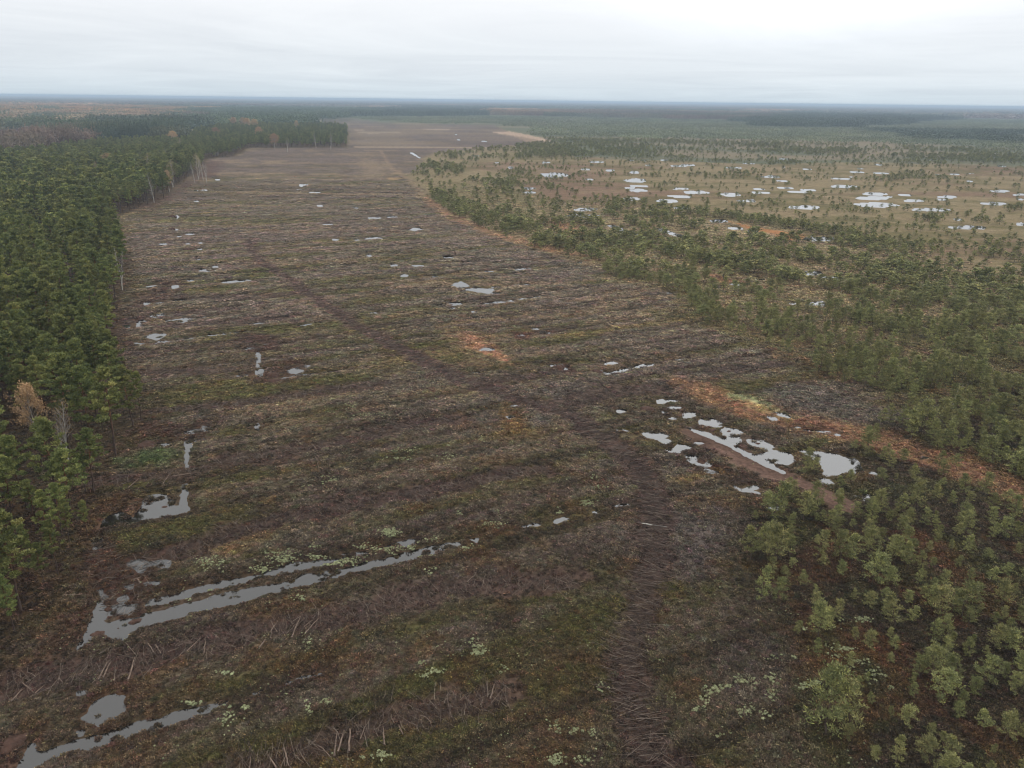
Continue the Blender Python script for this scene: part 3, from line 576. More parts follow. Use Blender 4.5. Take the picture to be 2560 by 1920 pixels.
def blades(C, D, ln, wd, a, g):
    """quads centred at C, long axis D, random roll"""
    n = len(C); D = D / (np.linalg.norm(D, axis=1)[:, None] + 1e-9)
    q = g.normal(size=(n, 3)); s = np.cross(D, q); s /= np.linalg.norm(s, axis=1)[:, None] + 1e-9
    ln = np.broadcast_to(ln, (n,))[:, None]; wd = np.broadcast_to(wd, (n,))[:, None]
    V = np.stack([C - D * ln * .5 - s * wd * .5, C - D * ln * .5 + s * wd * .5, C + D * ln * .5 + s * wd * .35, C + D * ln * .5 - s * wd * .35], 1).reshape(-1, 3)
    Q = np.arange(4 * n).reshape(n, 4)
    return V, Q, np.repeat(np.broadcast_to(a, (n,)), 4)
def pads_to_leaves(acc, pads, per, ln, wd, g, flat=.5):
    for (c, R) in pads:
        n = max(4, int(per * (R / .45) ** 1.5)); q = g.normal(size=(n, 3)); q /= np.linalg.norm(q, axis=1)[:, None]
        q *= (g.random(n) ** .4)[:, None]
        C = c + q * [R, R, R * flat]
        D = q * [1, 1, .6] + g.normal(size=(n, 3)) * .35 + [0, 0, .55]
        a = np.clip(.42 + .20 * g.normal() + .17 * g.normal(size=n), 0, 1)
        acc.add(*blades(C, D, ln * (.7 + .6 * g.random(n)), wd, a, g))

def pine(seed, h, cb, Rc, nb, per, ln, wd, sides=5, lean=.25, profile=0, pads3=3, crooked=.12):
    """returns (wood V,Q,a), (leaf V,Q,a)"""
    g = np.random.default_rng(seed); wood = Acc(); leaf = Acc()
    k = 9; zz = np.linspace(-.25, h * .97, k); off = np.cumsum(g.normal(size=(k, 2)) * crooked * h / 14, 0) + np.linspace(0, 1, k)[:, None] * g.normal(size=2) * lean
    off[0] = off[1]
    ax = np.column_stack([off, zz]); r0 = 0.011 * h + .02
    wood.add(*tube(ax, np.linspace(r0, r0 * .16, k), sides + 1), .5)
    pads = []
    for i in range(nb):
        t = (i + g.random() * .8) / nb; t = t ** .9; z = h * (cb + (1 - cb) * t)
        p0 = np.array([np.interp(z, zz, off[:, 0]), np.interp(z, zz, off[:, 1]), min(z, h * .96)])
        if profile == 0: pr = (1 - t ** 2.2) * (.55 + .45 * min(1, t / .3)) + .12
        elif profile == 1: pr = math.sqrt(max(0, 1 - (2 * t - .75) ** 2 / 1.6)) * .85 + .12 if t < .98 else .2
        else: pr = (1 - t) * .95 + .05
        Lb = Rc * pr * (.6 + .6 * g.random()); az_ = i * 2.399 + g.normal() * .5
        tilt = R_({0: -8, 1: 5, 2: -15}[profile] + {0: 55, 1: 55, 2: 30}[profile] * t + g.normal() * 9)
        dirv = np.array([math.cos(az_) * math.cos(tilt), math.sin(az_) * math.cos(tilt), math.sin(tilt)])
        p1 = p0 + dirv * Lb * .6 + [0, 0, -.02 * Lb]; p2 = p0 + dirv * Lb + [0, 0, .12 * Lb]
        wood.add(*tube([p0, p1, p2], [r0 * .28 * (1 - .6 * t), r0 * .18 * (1 - .5 * t), .008], 3), .5)
        for s in np.linspace(1, .42, pads3):
            jit = g.normal(size=3) * [.3, .3, .1] * Lb * .35
            pads.append((p0 + dirv * Lb * s + [0, 0, .1 * Lb * s] + jit, (.22 + .30 * g.random()) * (.55 + .3 * Rc) * (.8 if s < .6 else 1)))
    for q in range(4): pads.append((ax[-1] + g.normal(size=3) * .12 * Rc + [0, 0, -.05 * h * q * .5], .3 * (.5 + .25 * Rc)))
    pads_to_leaves(leaf, pads, per, ln, wd, g)
    return wood.get(), leaf.get()
def birch(seed, h, Rc, leaves, stems=1, twigs=40):
    g = np.random.default_rng(seed); wood = Acc(); leaf = Acc(); tips = []
    for s in range(stems):
        k = 9; lean = g.normal(size=2) * (.4 if stems == 1 else 1.1); hh = h * (1 if s == 0 else .75 + .2 * g.random())
        zz = np.linspace(-.2, hh, k); off = np.cumsum(g.normal(size=(k, 2)) * .1, 0) + (np.linspace(0, 1, k) ** 1.3)[:, None] * lean; off[0] = off[1] = off[1] * .2
        ax = np.column_stack([off, zz]); wood.add(*tube(ax, np.linspace(.16, .02, k), 7), .5)
        for i in range(twigs):
            t = .28 + .7 * (i + g.random()) / twigs; z = hh * t; p0 = np.array([np.interp(z, zz, off[:, 0]), np.interp(z, zz, off[:, 1]), z])
            u_ = (t - .28) / .7; Lb = Rc * (math.sin(math.pi * min(1, .22 + u_ * .78)) * .85 + .15) * (.7 + .5 * g.random()) * 1.25; az_ = i * 2.399 + g.normal() * .4; ti = R_(50 + 15 * u_)
            dv = np.array([math.cos(az_) * math.cos(ti), math.sin(az_) * math.cos(ti), math.sin(ti)])
            p1 = p0 + dv * Lb * .6; p2 = p0 + dv * Lb * [1.1, 1.1, .95]
            wood.add(*tube([p0, p1, p2], [.05 * (1 - .6 * t), .03, .01], 3), .5)
            for j in range(3):
                q0 = p0 + (p2 - p0) * (.4 + .25 * j); q1 = q0 + (dv + g.normal(size=3) * .5) * Lb * .35
                wood.add(*tube([q0, q1], [.014, .007], 3), .5); tips += [q0 + (q1 - q0) * .5, q1, p2]
    if leaves:
        tips = np.array(tips); C = tips[g.integers(0, len(tips), leaves)] + g.normal(size=(leaves, 3)) * .33
        leaf.add(*blades(C, g.normal(size=(leaves, 3)), .17 + .06 * g.random(leaves), .12, np.clip(.5 + .25 * g.normal(size=leaves), 0, 1), g))
        return wood.get(), leaf.get()
    return wood.get(), None
def part_mesh(name, g3, mat):
    V, Q, a = g3; return mesh_from(name, V, Q, mats=[mat], attrs={'lc': ('FLOAT', a)})
def both_mesh(name, wd_, lf, mw, ml):
    V = np.vstack([wd_[0], lf[0]]); Q = np.vstack([wd_[1], lf[1] + len(wd_[0])]); a = np.concatenate([wd_[2], lf[2]])
    return mesh_from(name, V, Q, mats=[mw, ml], qmat=np.concatenate([np.zeros(len(wd_[1]), int), np.ones(len(lf[1]), int)]), attrs={'lc': ('FLOAT', a)})

# ------------------------------------------------------------------ stuff: instances scattered by geometry nodes
def scatter(name, label, P, yaw, scl, pid, meshes, tint=None, tilt=None):
    pc = bpy.data.collections.new(name + '_kinds')
    for i, m in enumerate(meshes): pc.objects.link(bpy.data.objects.new('%s_kind_%02d' % (name, i), m))
    nP = len(P); rotv = np.zeros((nP, 3), np.float32); rotv[:, 2] = yaw
    if tilt is not None: rotv[:, :2] = tilt
    at_ = {'rot': ('FLOAT_VECTOR', rotv), 'scl': ('FLOAT_VECTOR', np.asarray(scl, np.float32) if np.ndim(scl) == 2 else np.repeat(np.asarray(scl, np.float32)[:, None], 3, 1)), 'pid': ('INT', np.asarray(pid, np.int32))}
    if tint is not None: at_['tint'] = ('FLOAT_COLOR', np.column_stack([tint, np.ones(nP)]).astype(np.float32))
    me = mesh_from(name, P, attrs=at_)
    o = link(bpy.data.objects.new(name, me)); tag(o, label, kind='stuff')
    ng = bpy.data.node_groups.new(name + '_nodes', 'GeometryNodeTree')
    ng.interface.new_socket('Geometry', in_out='INPUT', socket_type='NodeSocketGeometry'); ng.interface.new_socket('Geometry', in_out='OUTPUT', socket_type='NodeSocketGeometry')
    n = ng.nodes; l = ng.links; gi = n.new('NodeGroupInput'); go = n.new('NodeGroupOutput')
    ci = n.new('GeometryNodeCollectionInfo'); ci.inputs['Collection'].default_value = pc; ci.inputs['Separate Children'].default_value = True; ci.inputs['Reset Children'].default_value = True
    ip = n.new('GeometryNodeInstanceOnPoints'); ip.inputs['Pick Instance'].default_value = True
    def na_(nm, ty): x = n.new('GeometryNodeInputNamedAttribute'); x.data_type = ty; x.inputs['Name'].default_value = nm; return x.outputs['Attribute']
    e2r = n.new('FunctionNodeEulerToRotation'); l.new(na_('rot', 'FLOAT_VECTOR'), e2r.inputs[0])
    mp = n.new('GeometryNodeMeshToPoints'); l.new(gi.outputs[0], mp.inputs['Mesh'])
    l.new(mp.outputs[0], ip.inputs['Points']); l.new(ci.outputs[0], ip.inputs['Instance']); l.new(na_('pid', 'INT'), ip.inputs['Instance Index'])
    l.new(e2r.outputs[0], ip.inputs['Rotation']); l.new(na_('scl', 'FLOAT_VECTOR'), ip.inputs['Scale']); l.new(ip.outputs[0], go.inputs[0])
    md = o.modifiers.new('scatter', 'NODES'); md.node_group = ng
    return o
def inframe(X, Y, m=3.0):
    a = np.degrees(np.arctan2(X, Y)); return np.abs(a) < 40 + m
def polar(nn, r0, r1, pw, amax=43):
    """random plan points, density falling as r**-pw"""
    u = rng.random(nn); e = 2 - pw
    r = (r0 ** e + u * (r1 ** e - r0 ** e)) ** (1 / e) if abs(e) > 1e-3 else r0 * (r1 / r0) ** u
    a = R_(1) * rng.uniform(-amax, amax, nn)
    return r * np.sin(a), r * np.cos(a)
def thin(X, Y, dmin):
    """keep points no closer than dmin (array) using a coarse hash"""
    cell = {}; keep = []
    cs = float(np.max(dmin))
    for i in range(len(X)):
        kx, ky = int(X[i] // cs), int(Y[i] // cs); ok = True; d2 = dmin[i] ** 2
        for ax in (-1, 0, 1):
            for ay in (-1, 0, 1):
                for j in cell.get((kx + ax, ky + ay), ()):
                    if (X[i] - X[j]) ** 2 + (Y[i] - Y[j]) ** 2 < d2: ok = False; break
                if not ok: break
            if not ok: break
        if ok: cell.setdefault((kx, ky), []).append(i); keep.append(i)
    return np.array(keep, int)

# ---- tuft kinds
def tuft_mesh(seed, nb, spread, up, hgt):
    g = np.random.default_rng(seed); acc = Acc()
    a = g.random(nb) * 2 * np.pi; r = np.sqrt(g.random(nb)) * spread
    C = np.column_stack([r * np.cos(a), r * np.sin(a), hgt * (.25 + .5 * g.random(nb)) * (1 - .5 * (r / spread) ** 2)])
    D = np.column_stack([np.cos(a) * r / spread, np.sin(a) * r / spread, np.full(nb, up)]) + g.normal(size=(nb, 3)) * .5
    acc.add(*blades(C, D, hgt * (.5 + .6 * g.random(nb)), .045 + .05 * g.random(nb), np.clip(.45 + .22 * g.normal(size=nb), 0, 1), g))
    return part_mesh('tuft', acc.get(), m_tuft)
tufts = [tuft_mesh(100 + i, 46, .34, .45, .26) for i in range(4)] + [tuft_mesh(110 + i, 30, .42, .35, .16) for i in range(2)]
X, Y = polar(330000, 38, 620, 1.85, 41)
c, z, wsd, f = evaluate(X, Y)
sed = fbm(X, Y, 1.1, 2, 88)
keep = ((wsd > 0.15 + .0045 * np.hypot(X, Y)) | ((wsd > -1.0) & (sed > .70) & (np.hypot(X, Y) < 230))) & (rng.random(len(X)) > sst(300, 600, np.hypot(X, Y))) & (rng.random(len(X)) > f['opn'] * sst(180, 330, np.hypot(X, Y))) & (rng.random(len(X)) > f['slash'] * (.72 - .45 * sst(90, 230, np.hypot(X, Y)))) & (rng.random(len(X)) > f['frs'] * .6) & (rng.random(len(X)) > (f['patch'] > .75) * .35) & (rng.random(len(X)) > f['bare'] * 1.1)
X, Y, z, c = X[keep], Y[keep], z[keep].clip(-.06, 9), np.maximum(c[keep], (.05, .038, .024)); r = np.hypot(X, Y); n8 = f['n8'][keep]
s = np.clip(r / 95, .75, 2.8) * rng.uniform(.6, 1.35, len(X)) * (0.65 + .8 * n8)
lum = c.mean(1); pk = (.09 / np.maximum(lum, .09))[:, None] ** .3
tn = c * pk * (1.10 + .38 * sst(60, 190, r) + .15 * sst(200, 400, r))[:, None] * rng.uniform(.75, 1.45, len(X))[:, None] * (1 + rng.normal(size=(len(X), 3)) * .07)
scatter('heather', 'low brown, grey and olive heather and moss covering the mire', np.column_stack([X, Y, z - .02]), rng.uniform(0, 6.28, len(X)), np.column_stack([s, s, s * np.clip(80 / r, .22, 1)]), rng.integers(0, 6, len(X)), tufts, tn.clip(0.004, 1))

# ---- lichen
def lump_mesh(seed):
    g = np.random.default_rng(seed); acc = Acc(); nb = 34
    q = g.normal(size=(nb, 3)); q /= np.linalg.norm(q, axis=1)[:, None]; q[:, 2] = abs(q[:, 2])
    C = q * [.18, .15, .10]; acc.add(*blades(C, np.cross(q, g.normal(size=(nb, 3))), .11, .08, np.clip(.5 + .25 * g.normal(size=nb), 0, 1), g))
    return part_mesh('lump', acc.get(), m_lichen)
LC = [('G',1360,350,90,35,60),('G',1680,380,60,25,60),('G',1820,315,80,35,110),('G',2030,250,30,10,12),('G',2050,300,60,15,25),('G',2140,345,60,15,50),('G',1930,570,50,15,14),('G',1460,1060,50,15,12),('G',1220,1240,60,12,14),('G',1470,1350,60,70,26),('G',1580,1280,30,12,10),('G',2100,1250,30,20,14),('G',1980,1290,25,40,12),
 ('G',1990,860,40,15,10),('G',1350,515,20,6,6),('G',1210,575,15,8,5),('H',50,325,90,22,70),('H',280,250,90,22,80),('H',430,240,30,15,25),('H',550,190,60,14,25),('H',290,150,55,16,50),('H',110,240,40,8,14),('H',520,290,80,10,16),('H',560,400,50,30,14),('H',800,250,60,25,14),
 ('H',835,880,60,35,22),('H',860,930,50,20,40),('H',500,1000,30,10,8),('H',590,1045,50,14,20),('H',510,1075,30,10,12),('H',1040,1040,20,40,8),('H',240,1590,60,22,24),('H',120,1600,20,10,4),('H',1360,1400,50,40,16),('H',1490,1440,40,15,14),('H',1600,1450,25,25,10),('H',1350,1620,50,40,40),('H',1550,1620,60,30,14),('H',1640,1140,50,25,8),('H',1830,1610,40,20,8),('H',2040,1370,50,15,8),('H',950,100,60,15,24),
 ('E',50,720,55,25,40),('E',200,770,70,20,24),('E',110,770,40,12,12),('E',1570,1335,45,14,36),('E',1600,1170,60,16,22),('E',1640,1240,40,15,16),('E',1380,1390,20,16,12),('E',980,1475,60,20,28),('E',680,1035,60,16,22),('E',430,1000,80,20,20),('E',350,1050,60,10,16),('E',885,925,30,16,8),('E',670,965,12,8,5),('E',290,1525,55,16,50),('E',120,1610,40,12,12),('E',990,1410,40,12,10),('E',740,1410,30,10,8),('E',560,640,60,20,14),('E',1530,520,90,16,16),('E',1085,200,22,16,12),('E',40,280,40,20,14),
 ('D',2130,1190,50,25,30),('D',1980,1225,40,8,10),('D',2110,740,50,16,16),('D',2040,1400,40,10,8),('D',1900,385,50,14,12),('D',2020,45,60,8,12),('F',420,665,120,16,30),('F',300,360,60,10,12),('F',940,570,40,18,14),('F',480,520,40,10,6),
 ('I',210,1180,50,30,30),('I',160,1230,30,40,14),('I',300,1150,40,12,12),('I',430,1115,70,30,34),('I',580,1095,40,30,20),('I',580,1190,30,40,22),('I',420,1310,60,30,24),('I',540,1320,50,30,14),('I',790,1140,40,20,20),('I',870,1130,40,16,20),('I',1010,895,60,18,24),('I',1080,905,40,14,16),('I',990,950,50,20,14),('I',1150,990,60,18,20),('I',1250,1075,50,35,20),('I',1170,710,60,15,16),('I',1150,720,90,12,14),('I',1060,1030,50,10,8),('I',230,1450,60,30,8),('I',800,775,14,10,6),('I',740,960,14,8,5),('I',1990,450,12,14,5),('I',1355,1150,14,10,4),('I',600,960,60,20,8),('I',90,1300,30,20,6)]
PX, PY = [], []
for (cc, u, v, ru, rv, m) in LC:
    for _ in range(int(m * 1.6)):
        g2 = rng.normal(size=2) * .62; p = T(cc, u + g2[0] * ru, v + g2[1] * rv); PX.append(p[0]); PY.append(p[1])
Xs, Ys = polar(9000, 45, 190, 1.6, 42)
kk = fbm(Xs, Ys, 7, 3, 77) > .60; Xs, Ys = Xs[kk], Ys[kk]
X = np.concatenate([PX, Xs]); Y = np.concatenate([PY, Ys])
c, z, wsd, f = evaluate(X, Y)
kk = (wsd > .1) & (f['frs'] < .3) & (f['slash'] < .5); X, Y, z = X[kk], Y[kk], z[kk]
s = .74 * rng.uniform(.35, 1.35, len(X)) * rng.uniform(.5, 1, len(X)) * np.where(np.arange(len(kk))[kk] < len(PX), 1.0, .6)
scatter('reindeer_lichen', 'pale greenish white lichen cushions dotted over the heather', np.column_stack([X, Y, z + .14]), rng.uniform(0, 6.28, len(X)), s, rng.integers(0, 3, len(X)), [lump_mesh(200 + i) for i in range(3)])

# ---- slash: cut branches lying in rows and on the track
def stick_quads(A, B_, rad):
    d = B_ - A; d /= np.linalg.norm(d, axis=1)[:, None]; s = np.cross(d, [0, 0, 1.]); s /= np.linalg.norm(s, axis=1)[:, None] + 1e-9; t = np.cross(s, d)
    Vs = []
    for E0, rd in ((A, rad), (B_, rad * .55)):
        for k_ in range(3):
            th = k_ * 2.094 + .5; Vs.append(E0 + rd[:, None] * (s * math.cos(th) + t * math.sin(th)))
    V = np.stack(Vs, 1).reshape(-1, 3); b0 = np.arange(len(A)) * 6
    Q = np.concatenate([np.stack([b0 + k_, b0 + (k_ + 1) % 3, b0 + 3 + (k_ + 1) % 3, b0 + 3 + k_], 1) for k_ in range(3)])
    return V, Q
def sticks_along(P, wd, per_m, acr, L0, L1):
    A = []; ln = 0
    out = []
    for i in range(len(P) - 1):
        d = P[i + 1] - P[i]; sl = np.linalg.norm(d); d = d / sl; nrm = np.array([-d[1], d[0]]); rmid = np.hypot(*(P[i] + P[i + 1]) / 2)
        m = int(sl * per_m * min(1, (88 / rmid) ** 2.0)); t = rng.random(m); o = rng.normal(size=m) * wd * .26
        ctr = P[i] + d * (t * sl)[:, None] + nrm * o[:, None]
        an = math.atan2(nrm[1], nrm[0]) + rng.normal(size=m) * acr
        out.append(np.column_stack([ctr, an, rng.uniform(L0, L1, m)]))
    return np.vstack(out)
S = [sticks_along(P, wd, 26, .5, .6, 2.6) for P, wd in rows] + [sticks_along(P, wd, 29, .35, .8, 3.4) for P, wd in tracks]
gx, gy = [], []
for poly, m in ((TP('G', [(500,350),(640,180),(830,280),(1080,240),(1100,320),(980,440),(900,620),(860,700),(700,660)]), 500), (TP('D', [(1510,250),(1700,240),(1900,280),(1800,350),(1600,360)]), 160), (TP('D', [(900,800),(1150,830),(1350,800),(1340,880),(1180,930)]), 120), (TP('F', [(60,1070),(250,1120),(430,1170),(400,1230),(250,1160)]), 80)):
    lo, hi = poly.min(0), poly.max(0); q = rng.random((m * 3, 2)) * (hi - lo) + lo; q = q[inside(poly, q[:, 0], q[:, 1])][:m]
    S.append(np.column_stack([q, rng.uniform(0, 3.14, len(q)), rng.uniform(.6, 2.2, len(q))]))
S = np.vstack(S); _, z, wsd, _ = evaluate(S[:, 0], S[:, 1])
kk = wsd > -.3; S, z = S[kk], z[kk]
dv = np.column_stack([np.cos(S[:, 2]), np.sin(S[:, 2]), rng.normal(size=len(S)) * .14]); ctr = np.column_stack([S[:, :2], np.maximum(z, -.1) + rng.uniform(.04, .3, len(S))])
hl = S[:, 3:4] / 2; rad = rng.uniform(.014, .034, len(S)) * np.clip(np.hypot(S[:, 0], S[:, 1]) / 90, .9, 1.6)
mid = ctr + rng.normal(size=ctr.shape) * [.08, .08, .03]
V1, Q1 = stick_quads(ctr - dv * hl, mid, rad); V2, Q2 = stick_quads(mid, ctr + dv * hl, rad * .8)
a = np.repeat(np.clip(rng.random(len(S)) ** 1.7, 0, 1), 6).astype(np.float32)
me = mesh_from('branch_debris', np.vstack([V1, V2]), np.vstack([Q1, Q2 + len(V1)]), mats=[m_stick], attrs={'lc': ('FLOAT', np.concatenate([a, a]))})
tag(link(bpy.data.objects.new('branch_debris', me)), 'cut brown branches and brushwood lying in long rows and along the track', kind='stuff')

# ------------------------------------------------------------------ peat mounds
def mound(c, u, v, ru, hf, label, cat='peat mound', depth=.8, name='peat_mound', zoff=0):
    p = T(c, u, v); q = T(c, u + ru, v); Rm = np.linalg.norm(q - p); g = np.random.default_rng(int(u * 7 + v))
    nr_, na2 = 14, 40; V = []
    for i in range(nr_ + 1):
        t = i / nr_
        for j in range(na2):
            th = j / na2 * 2 * np.pi; k_ = 1 + .18 * math.sin(2 * th + u) + .10 * math.sin(5 * th + v) + .05 * math.sin(11 * th)
            V.append((t * Rm * k_ * math.cos(th), t * Rm * k_ * depth * math.sin(th), (1 - t ** 2.4) * hf * Rm - .35 * t ** 8))
    V = np.array(V); V[:, 2] += (fbm(V[:, 0] + u, V[:, 1] + v, Rm * .35, 4, 3) - .5) * hf * Rm * .9; V[:, :2] += (np.column_stack([fbm(V[:, 0] + 9, V[:, 1] + u, .5, 3, 4), fbm(V[:, 0], V[:, 1] + v, .5, 3, 5)]) - .5) * .3 * Rm
    i, j = np.meshgrid(np.arange(nr_), np.arange(na2), indexing='ij'); j2 = (j + 1) % na2
    Q = np.stack([i * na2 + j, (i + 1) * na2 + j, (i + 1) * na2 + j2, i * na2 + j2], -1).reshape(-1, 4)
    me = mesh_from(name, V, Q, mats=[m_peat], smooth=True); o = link(bpy.data.objects.new(name, me))
    o.location = (p[0], p[1], max(z_at(*p), -.12) + zoff); o.rotation_euler = (0, 0, DIRA); tag(o, label, cat)
    return o
GM = 'bare brown peat mound '
for a in (('G',75,1500,105,.22,GM+'in the bottom left corner beside the end of the lowest ditch'),
 ('D',822,306,44,.35,GM+'against the forest edge at the end of a silver ditch'),
 ('D',1750,318,48,.4,GM+'with a curved crest above the brushwood heap'),
 ('D',1757,512,50,.4,GM+'at the left end of the ditch left of the main track', 'peat mound'),
 ('D',1668,532,30,.3,'small reddish peat heap right below the broken vertical ditch'),
 ('D',1760,546,46,.25,'low smooth peat bank in front of the rounded mound by the ditch'),
 ('D',935,955,80,.18,'large low mossy peat mound beside the forest pines'),
 ('G',695,628,32,.45,'dark round peat clod at the edge of the flooded ditch corner'),
 ('G',868,703,46,.35,'dark long peat clod standing in the mouth of the main ditch'),
 ('G',625,785,56,.25,'flat dark peat island in the flooded lower ditch corner'),
 ('G',758,748,10,.9,'tiny black peat lump alone in the open water'),
 ('A',1110,878,30,.4,'farthest curved peat mound near the left forest edge'),
 ('A',1105,958,26,.4,'small curved peat mound below the farthest one near the forest'),
 ('A',1215,1092,38,.35,'curved peat mound in the left part of the clearing beside a white puddle'),
 ('A',1060,1345,34,.35,'peat mound between white puddles close to the left forest edge'),
 ('E',1625,485,44,.35,GM+'at the left end of the bright ditch right of the track'),
 ('E',1290,272,38,.3,'low peat mound just right of the dark red peat patch'),
 ('E',1950,725,52,.3,'reddish peat mound among the small white pools'),
 ('E',1388,452,40,.3,'dark red peat heap between three tiny pools'),
 ('E',1140,262,40,.25,'dark red peat heap with one tiny puddle on it'),
 ('G',700,205,18,.4,'small dark peat clod in the gap below the large left pool'),
 ('D',1075,1372,0.1,.3,'x')):
    if a[-1] != 'x': mound(*a[:6])
mound('D',1058,1345,26,.25,'mossy yellow brown islet in the large left pool', 'islet'); mound('G',640,1300,34,.18,'reddish peat islet in the round pool at lower left', 'islet')
mound('F',420,965,40,.2,'brown tussock islet in the flooded channel on the right', 'islet'); mound('F',500,940,24,.3,'tiny brown tussock islet inside the third small pool', 'islet'); mound('F',215,860,30,.3,'brown tussock between the first two ringed pools', 'islet')
mound('F',315,862,20,.35,'round brown tussock in the middle of the second ringed pool', 'islet')

# ------------------------------------------------------------------ logs and poles
LG = [('G',625,1085,690,965,.09,'left pole of the crossed pair leaning above the round pool'),('G',660,1070,708,965,.09,'right pole of the pair lying above the round pool'),('G',822,1088,866,938,.11,'long pale pole just right of the pair above the round pool'),
 ('G',1200,905,1290,815,.07,'slanting pole at the left of the dense brush row'),('G',1308,925,1325,800,.06,'thin upright looking pole in the middle of the brush row'),('G',1875,825,1930,675,.08,'straight pale pole lying across the brush row below the main ditch'),
 ('G',1670,885,1785,705,.08,'longest slanting pole of the brush row below the main ditch'),('G',1960,800,2050,685,.07,'slanting pole right of the straight pale pole in the brush row'),('G',1950,745,2020,690,.05,'short thin pole beside the slanting one in the brush row'),
 ('G',2150,1580,2165,1420,.1,'thick pale pole at the left end of the bottom brush row'),('G',2172,1550,2212,1405,.1,'pale pole leaning beside the thick one in the bottom brush row'),('G',1825,1520,1855,1640,.08,'pole pointing down in the bottom brush row'),
 ('G',1780,1655,1720,1565,.09,'pole slanting down right at the bottom edge of the picture'),('G',2060,1510,2130,1590,.06,'thin dark pole crossing the bottom brush row'),('G',1600,1650,1615,1560,.06,'short pole standing out at the left end of the bottom brush row'),
 ('G',140,1095,215,1170,.07,'pole slanting down right near the left edge of the mire'),('G',222,1170,282,1115,.06,'thin pole touching the slanting one near the left edge'),('G',68,1232,140,1140,.07,'reddish pole near the left edge of the mire'),
 ('G',375,1070,402,1102,.06,'short stub of a pole left of the pair above the round pool'),('G',950,850,988,908,.07,'short pole at the start of the dense brush row'),('G',1000,858,1030,915,.09,'short pale pole next to another at the start of the brush row'),
 ('D',822,1230,888,1168,.09,'pole lying in brush beside the forest above the large left pool'),('D',1045,1200,1095,1125,.08,'pole crossing the brush row where it meets the vertical ditch'),('D',1100,1150,1278,1125,.09,'long horizontal pole in the brush row near the vertical ditch'),
 ('H',30,1550,38,1395,.11,'thick reddish log lying near the bottom edge of the picture'),('H',262,1510,250,1380,.09,'long pole lying across the bottom brush row'),('H',690,1322,660,1200,.07,'slanting pole at the right of the bottom brush row'),
 ('H',378,1440,350,1368,.07,'short pole in the middle of the bottom brush row'),('H',105,1460,132,1380,.07,'short pole right of the thick reddish log'),('H',942,1205,965,1110,.08,'forked looking pole at the right end of the bottom brush row'),
 ('E',1910,1455,2078,1480,.1,'white birch pole lying across the brushwood track'),('D',2042,1045,2048,1105,.06,'lone thin pole in the heather right of the vertical ditch'),('D',2070,1062,2150,1098,.05,'lone thin pole lying in heather beside the upright one'),
 ('G',855,275,885,315,.09,'thick stick at the edge of the broken brushwood puddle'),('G',880,430,898,462,.1,'short thick stub in the churned peat by the ditch'),('G',410,548,540,535,.07,'reddish pole lying beneath the forest edge pines'),
 ('H',2050,1590,2145,1660,.06,'thin dark pole at the lower end of the track')]
for (c, u1, v1, u2, v2, rd, lab) in LG:
    a, b_ = T(c, u1, v1, .45), T(c, u2, v2, .45); o_ = (a + b_) / 2
    za, zb = z_at(*a), z_at(*b_); pts = []
    for t in np.linspace(0, 1, 6): p = a + (b_ - a) * t; pts.append((p[0] - o_[0] + rng.normal() * .02, p[1] - o_[1] + rng.normal() * .02, za + (zb - za) * t + rd * .6 + .1))
    V, Q = tube(pts, np.linspace(rd, rd * .65, 6) * .85, 8)
    n0 = len(V); V = np.vstack([V, [pts[0]], [pts[-1]]]); tri = [(k_, (k_ + 1) % 8, n0) for k_ in range(8)] + [(n0 - 8 + (k_ + 1) % 8, n0 - 8 + k_, n0 + 1) for k_ in range(8)]
    me = mesh_from('log', V, Q, tri, [m_birch if 'birch' in lab else m_log], smooth=True)
    o = link(bpy.data.objects.new('log', me)); o.location = (o_[0], o_[1], 0); tag(o, lab, 'log', 'poles lying loose in the brush rows')

# ------------------------------------------------------------------ trees
tall = [pine(300 + i, 13.2, [.42,.36,.5,.45,.38,.48][i], [2.1,2.4,1.9,2.2,2.5,2.0][i], 46, 56, .30, .10) for i in range(6)]
tall_mid = [pine(320 + i, 13.2, [.40,.5,.45,.36][i], [2.2,2.0,2.4,2.3][i], 26, 22, .55, .20, sides=3) for i in range(4)]
bog = [pine(340 + i, 4.6, [.22,.15,.30,.18,.26,.12,.35,.2][i], [1.25,1.0,1.35,1.55,.95,1.2,1.1,.85][i], 36, 26, .20, .06, profile=[1,1,1,1,0,1,1,0][i], lean=.3, crooked=.28, pads3=3) for i in range(8)]
bog_mid = [pine(360 + i, 4.6, [.2,.28,.15,.3][i], [1.3,1.1,1.5,1.0][i], 16, 16, .34, .14, sides=3, profile=1, crooked=.28) for i in range(4)]
mT = [(part_mesh('pine_trunk', w_, m_bark), part_mesh('pine_crown', l_, m_pine)) for w_, l_ in tall]
mB = [(part_mesh('bog_pine_trunk', w_, m_bbark), part_mesh('bog_pine_crown', l_, m_bpine)) for w_, l_ in bog]
def place_tree(name, parts, x, y, s, yaw, label, cat, group=None, z=None, sxy=None, lean=(0, 0)):
    e = bpy.data.objects.new(name, None); e.empty_display_size = .5; link(e)
    e.location = (x, y, (z_at(x, y) if z is None else z) - .02); e.rotation_euler = (lean[0], lean[1], yaw); e.scale = (sxy or s, sxy or s, s)
    tag(e, label, cat, group)
    for nm, m in parts:
        if m is not None: link(bpy.data.objects.new(nm, m), e)
    return e

